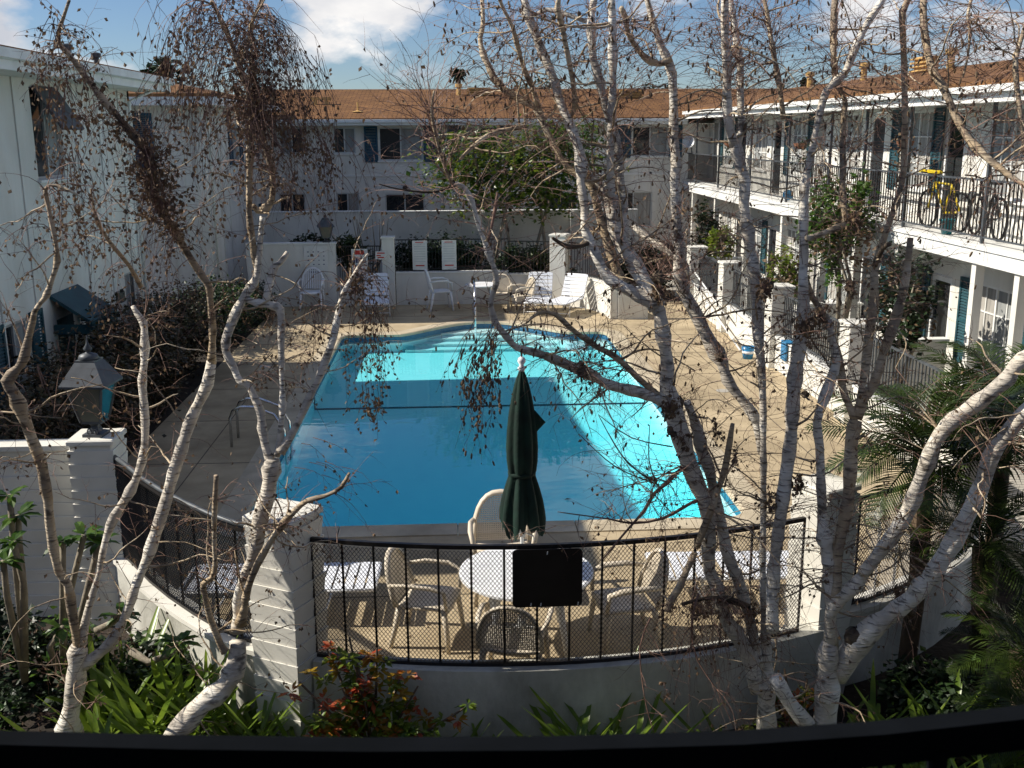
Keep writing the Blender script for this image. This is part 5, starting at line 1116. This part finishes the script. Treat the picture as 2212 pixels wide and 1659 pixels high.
for j in range(7):
    x=-2.3+R6.uniform(-.1,.1); d=R6.uniform(-.6,.6); stem(o,[(x,29.3,0),(x+d*.3,29.3,.8),(x+d*.8,29.25,1.6),(x+d*.9+R6.uniform(-.1,.1),29.2,2.3)],[.03,.025,.018,.008],'palewood','branch')
# shrubs and pots on the right
for k,(x,y,z,rx_,rz_,n,m,l) in enumerate([(7.25,19.3,2.9,.75,1.0,2600,'leaf_green','tall green shrub reaching the balcony behind the slim birch stems'),(7.3,22.3,1.6,.55,.6,900,'leaf_bright','yellow green shrub on the wall by the middle pillar'),(7.2,27.6,1.75,.45,.45,700,'leaf_bright','yellow green shrub above the farthest right pillar'),(7.3,16.4,1.9,.6,.9,1400,'leaf_dark','dark bush below the bicycles'),(7.5,30.5,1.8,.6,.9,1100,'leaf_dark','dark shrub by the far right ground floor windows')]):
    o=thing('patio_shrub',l,'shrub',(x,y,-.01)); b=MB(); leaf_cloud(b,(x,y,z),(rx_*.75,rx_*1.3,rz_),n,.11,R6,40); b.build('foliage',m,o,kind='stuff')
    b=MB(); leaf_cloud(b,(x,y,z),(rx_*.8,rx_*1.35,rz_),n//4,.10,R6,20); b.build('dry_foliage','leaf_dry',o,kind='stuff')
    for j in range(4): stem(o,[(x+R6.uniform(-.15,.15),y+R6.uniform(-.2,.2),-.02),(x+R6.uniform(-.3,.3),y+R6.uniform(-.4,.4),z*.6),(x+R6.uniform(-.4,.4),y+R6.uniform(-.6,.6),z+rz_*.4)],[.05,.035,.012],'palewood')
# palms: each frond a part
def frond_mesh(L,droop,rng,nl=34):
    b=MB(); pts=[]
    for i in range(13): t=i/12; pts.append(V((L*t*cos(droop*t*.6),0,L*(.55*t-droop*.62*t*t))))
    b.tube(pts,[.012*(1-.8*i/12) for i in range(13)],4)
    for i in range(nl):
        t=.12+.88*i/nl; q=t*12; k=min(int(q),11); p=pts[k].lerp(pts[k+1],q-k); d=(pts[k+1]-pts[k]).normalized()
        ll=L*.30*sin(pi*min(1,t*.9+.12))**.7
        for s in (-1,1):
            a=(d*.75+V((0,s*.9,.28-.3*rng.random()))).normalized()*ll*rng.uniform(.85,1.1); w=d*.009; dr=V((0,0,-ll*.22))
            b.add([p-w,p+a*.5-w*1.2,p+a+dr,p+a*.5+w*1.2,p+w],[(0,1,3,4),(1,2,3)])
    return b.mesh('frond','frond')
rf_=random.Random(8); FM=[frond_mesh(1.25,.75,rf_),frond_mesh(1.1,1.0,rf_),frond_mesh(1.35,.55,rf_)]
def palm(label,loc,h,n,sc,seed):
    r=random.Random(seed); o=thing('palm',label,'palm',loc)
    b=MB().tube([(0,0,-.05),(.03,0,h*.5),(0,.02,h)],[.09,.08,.10],10,jit=.15,rng=r); b.build('trunk','wood',o,local=True)
    for i in range(n):
        a=i*2.39996+r.uniform(-.2,.2); e=(i/n); M=Matrix.Translation((0,0,h))@Matrix.Rotation(a,4,'Z')@Matrix.Rotation(radians(-42+85*e+r.uniform(-8,8)),4,'Y')@Matrix.Rotation(r.uniform(-.3,.3),4,'X')@Matrix.Scale(sc*r.uniform(.85,1.12),4)
        inst(FM[i%3],'frond',o,M)
palm('feathery palm before the low white wall at right',(4.05,8.35,-.36),2.3,34,.80,1)
palm('tall feathery palm at the right edge behind the white limbs',(4.95,8.75,-.36),2.55,34,.88,2)
palm('small palm between the right mesh fence and the white limbs',(4.6,8.2,-.36),1.45,24,.7,3)
palm('short palm in the dark corner at lower right',(4.75,7.7,-.36),.7,22,.62,4)
palm('low palm deep at the right edge below the white limbs',(4.6,7.1,-.36),.3,18,.55,5)
# strap leaved clumps
def strap_mesh(L,w,bend,rng):
    b=MB(); vs=[]; fs=[]
    for i in range(8):
        t=i/7; a=bend*t; x=L*(sin(a)/max(bend,.01)); z=L*((1-0)*t*cos(a*.55)) - L*.10*bend*t*t; ww=w*(.75+.6*t)*(1-t**4)+.001
        tw=.25*t; vs += [(x,-ww,z+ww*tw),(x,0,z-.25*ww),(x,ww,z-ww*tw)]
    for i in range(7):
        for k in range(2): fs.append((i*3+k,i*3+k+1,(i+1)*3+k+1,(i+1)*3+k))
    return b.add(vs,fs).mesh('leaf','leaf_strap',True)
rs_=random.Random(12); SM=[strap_mesh(L,w,bd,rs_) for L,w,bd in ((.42,.016,1.5),(.50,.018,1.1),(.36,.017,1.9),(.55,.017,.6),(.46,.020,1.35),(.30,.018,1.7))]
def strap_clump(label,loc,n,sc,seed):
    r=random.Random(seed); o=thing('strap_leaf_plant',label,'plant',loc,0,'strap leaved plants in the garden bed')
    for i in range(n):
        M=Matrix.Translation((r.gauss(0,.05),r.gauss(0,.05),-.02))@Matrix.Rotation(r.uniform(0,6.28),4,'Z')@Matrix.Rotation(r.uniform(-.25,.15),4,'Y')@Matrix.Scale(sc*r.uniform(.75,1.2),4)
        inst(SM[r.randrange(6)],'leaf',o,M)
G0=-.36
cl=[(-2.95,8.3,1.5,'between the two left birches, farthest back'),(-2.55,8.35,1.5,'under the sunlit curved wall, rear'),(-2.15,8.1,1.4,'left of the plank pillar base, back row'),(-3.0,7.85,1.4,'right of the leftmost trunk'),(-2.65,7.9,1.45,'in the middle of the left bed'),(-2.3,7.8,1.4,'before the sunlit curved wall'),(-1.95,7.85,1.3,'between curved birch base and plank pillar'),(-2.8,7.35,1.3,'front of left bed near the leftmost trunk'),(-2.45,7.5,1.3,'left of the curved birch base'),(-2.1,7.4,1.2,'behind the handrail at the curved base'),(-1.75,7.5,1.2,'right of the curved birch base'),(-1.75,7.8,1.25,'at the foot of the plank pillar, left'),(-1.35,7.45,1.15,'in front of the plank pillar foot'),(-1.1,7.3,1.15,'below the red shrub, left'),(-.8,7.25,1.1,'below the red shrub, middle'),(-.5,7.3,1.05,'below the red shrub, right'),(-.08,7.3,.9,'small one before the shaded wall'),(.22,7.3,.8,'lone leaf tuft before the shaded wall'),(.85,7.25,1.2,'bright clump right of centre, left half'),(1.12,7.2,1.3,'bright clump right of centre, middle'),(1.4,7.3,1.2,'bright clump right of centre, right half'),(1.1,7.45,1.3,'bright clump right of centre, rear'),(2.15,7.3,1.0,'left of the leaning birch trunk'),(3.05,7.35,1.1,'right of the forked trunk'),(3.35,7.3,1.15,'below the dark corner, left'),(3.65,7.2,1.15,'below the dark corner, middle'),(3.2,6.9,1.0,'behind the handrail at right, left one'),(3.6,6.8,1.0,'behind the handrail at right, right one'),(4.0,7.45,1.2,'bright fan at the right edge, upper'),(4.25,7.1,1.2,'bright fan at the right edge, lower'),(2.9,6.3,1.0,'under the handrail at right'),(3.3,6.2,1.0,'lowest at right under the handrail'),(3.7,6.15,1.1,'lowest at right, beside the frame edge'),(3.0,5.85,1.0,'lowest of all below the forked trunk'),(2.5,5.9,1.0,'low left of the forked trunk under the handrail')]
for k,(x,y,sc,l) in enumerate(cl): strap_clump('strap leaved green plant '+l,(x,y,G0),34 if k<12 else 26,sc,k)
# red and green shrub
def red_shrub(label,base,stems,seed,rosettes=9):
    r=random.Random(seed); o=thing('red_shrub',label,'shrub',base); rb=MB(); gb=MB(); bx,by,bz=base
    for (dx,dy,h) in stems:
        p=[V((bx,by,bz-.02)),V((bx+dx*.35,by+dy*.35,bz+h*.45)),V((bx+dx,by+dy,bz+h))]
        stem(o,p,[.016,.013,.008],'wood','stem')
        for _ in range(rosettes):
            t=r.uniform(.5,1.02); q=p[1].lerp(p[2],(t-.5)*2)+V((r.gauss(0,.075),r.gauss(0,.06),r.gauss(0,.05))); red=r.random()<(.15+.4*t*t)
            for k in range(13):
                a=r.uniform(0,6.28); d=V((cos(a),sin(a),r.uniform(-.5,.6))).normalized()*r.uniform(.06,.13); w=d.cross(V((r.gauss(0,.3),r.gauss(0,.3),1))).normalized()*.02; u=V((0,0,-.012))
                (rb if red else gb).add([q+d*.15,q+d*.6+w,q+d+u,q+d*.6-w],[(0,1,2),(0,2,3)])
    rb.build('red_foliage','leaf_red',o,kind='stuff'); gb.build('green_foliage','leaf_bright',o,kind='stuff')
red_shrub('red and green leafed shrub beside the plank pillar',(-.70,7.40,G0),[(-.56,-.02,.84),(-.34,.04,1.08),(-.16,.0,1.2),(.05,.0,1.1),(.22,-.02,.84),(-.42,-.08,.60),(-.05,-.1,.70),(.36,.0,.76),(.42,-.1,.42),(.72,-.05,.58),(-.22,-.1,.82),(.12,-.1,.52),(-.1,-.05,1.0),(-.3,-.1,.5)],4,9)
red_shrub('small red tipped shrub low between the right birches',(2.75,7.45,G0),[(-.25,.02,.62),(-.12,.05,.75),(.05,-.02,.68),(-.35,-.05,.5),(.1,.02,.45)],6,6)
# plumeria like plants at the left edge
def plumeria(label,base,paths,seed):
    r=random.Random(seed); o=thing('plumeria',label,'shrub',base); b=MB()
    for pts in paths:
        P=[at(x,y,Y) for x,y,Y in pts]; stem(o,P,[.032,.028,.026,.024][:len(P)],'palewood','stem',8)
        tip=P[-1]
        for k in range(16):
            a=r.uniform(0,6.28); L=r.uniform(.10,.19); d=V((cos(a),sin(a),r.uniform(-.35,.75))).normalized()*L; w=d.cross(V((0,0,1))).normalized()*L*.22; dr=V((0,0,-.03))
            p0=tip+d*.1; b.add([p0,p0+d*.35+w,p0+d*.75+w*.8+dr*.5,p0+d+dr*1.6,p0+d*.75-w*.8+dr*.5,p0+d*.35-w,p0+d*.5+V((0,0,-.008))],[(0,1,6),(1,2,6),(2,3,6),(3,4,6),(4,5,6),(5,0,6)])
    b.build('leaves','leaf_green',o,kind='stuff')
plumeria('leafy plumeria at the left edge under the plank wall',(-3.9,8.2,G0),[[(75,2050,8.2),(75,1800,8.2),(60,1650,8.2),(55,1560,8.2)],[(75,1980,8.2),(40,1640,8.2),(30,1500,8.1)],[(75,2060,8.2),(70,1760,8.0),(40,1640,7.9)],[(75,2060,8.2),(20,1800,8.0),(10,1700,7.9)]],1)
plumeria('leafy plumeria right of the leftmost birch stem',(-3.3,8.3,G0),[[(180,2100,8.4),(200,1850,8.4),(230,1720,8.4),(255,1620,8.4)],[(190,2080,8.4),(260,1800,8.5),(300,1640,8.5)],[(190,2080,8.4),(190,1760,8.3),(190,1640,8.3)],[(190,2060,8.4),(150,1960,8.2),(190,1900,8.1)]],2)
plumeria('bent bare plumeria arm with one leaf tuft before the sunlit curved wall',(-2.65,8.2,G0),[[(395,1970,8.0),(450,2005,7.95),(505,1985,7.9),(540,1945,7.9)],[(290,1910,8.2),(340,1885,8.2),(365,1862,8.2)]],3)
# ground cover leaves in the dark parts of the bed
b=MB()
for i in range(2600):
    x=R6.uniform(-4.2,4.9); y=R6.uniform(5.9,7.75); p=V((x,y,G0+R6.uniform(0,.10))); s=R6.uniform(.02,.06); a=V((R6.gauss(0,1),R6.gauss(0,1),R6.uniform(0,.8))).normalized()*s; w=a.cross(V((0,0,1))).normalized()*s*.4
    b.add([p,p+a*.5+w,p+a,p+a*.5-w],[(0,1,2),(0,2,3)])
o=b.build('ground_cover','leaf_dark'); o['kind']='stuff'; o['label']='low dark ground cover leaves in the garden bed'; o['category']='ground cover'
b=MB()
for i in range(2600):
    x=R6.uniform(-4.2,4.9); y=R6.uniform(5.9,7.75); dryleaf(b,V((x,y,G0+.03)),R6,.05,.1)
o=b.build('leaf_litter','leaf_dry'); o['kind']='stuff'; o['label']='fallen brown leaves on the garden bed soil'; o['category']='leaf litter'
b=MB(); rl=random.Random(77)
for i in range(420):
    x=rl.choice((rl.uniform(3.9,6.2),rl.uniform(-1.2,3.2))); y=rl.uniform(10.2,27) if x>3.8 else rl.uniform(8.4,11.3)
    dryleaf(b,V((x,y,.014)),rl,rl.uniform(.02,.05),.06)
o=b.build('deck_leaves','leaf_dry'); o['kind']='stuff'; o['label']='small dry leaves blown over the pool deck'; o['category']='leaf litter'
# far trees beyond the roofs
for k,(u,v,Y,h,l) in enumerate([(990,158,110,2.6,'distant palm above the back roof, left of centre'),(1745,178,95,2.8,'distant palm above the right roof')]):
    p=at(u/.713548,v/.713548,Y); o=thing('palm',l,'palm',(p.x,p.y,0)); r=random.Random(k)
    MB().tube([(p.x,p.y,-.3),(p.x+.3,p.y,p.z*.5),(p.x,p.y,p.z)],[.3,.22,.2],8).build('trunk','wood',o)
    b=MB()
    for i in range(60):
        a=r.uniform(0,6.28); e=r.uniform(-.9,1.0); L=1.05*r.uniform(.7,1.1); d=V((cos(a)*cos(e),sin(a)*cos(e),sin(e)))
        q=V((0,0,1)).cross(d).normalized()*.1; P0=V(p); m1=P0+d*L*.6; t=P0+d*L+V((0,0,-.5)); b.add([P0,m1+q,t,m1-q],[(0,1,2),(0,2,3)])
    b.build('crown','leaf_dark',o,kind='stuff')
for k,(u,v,Y,rr,l) in enumerate([(355,152,60,1.4,'dark conifer top behind the near left roof'),(1165,190,120,2.6,'grey treetop above the back roof'),(1440,198,130,3.0,'faint treetop above the back roof at right')]):
    p=at(u/.713548,v/.713548,Y); o=thing('far_tree',l,'tree',(p.x,p.y,0)); stem(o,[(p.x,p.y,-.3),(p.x,p.y,p.z)],[.3,.12],'wood','trunk'); b=MB(); leaf_cloud(b,(p.x,p.y,p.z-.4),(rr,rr,rr*.75),700,.4,R6,26); b.build('crown','leaf_dark',o,kind='stuff')
for o_ in BASES:
    if '_b' in o_: del o_['_b']
for o_ in bpy.data.objects:
    if '_b' in o_: del o_['_b']
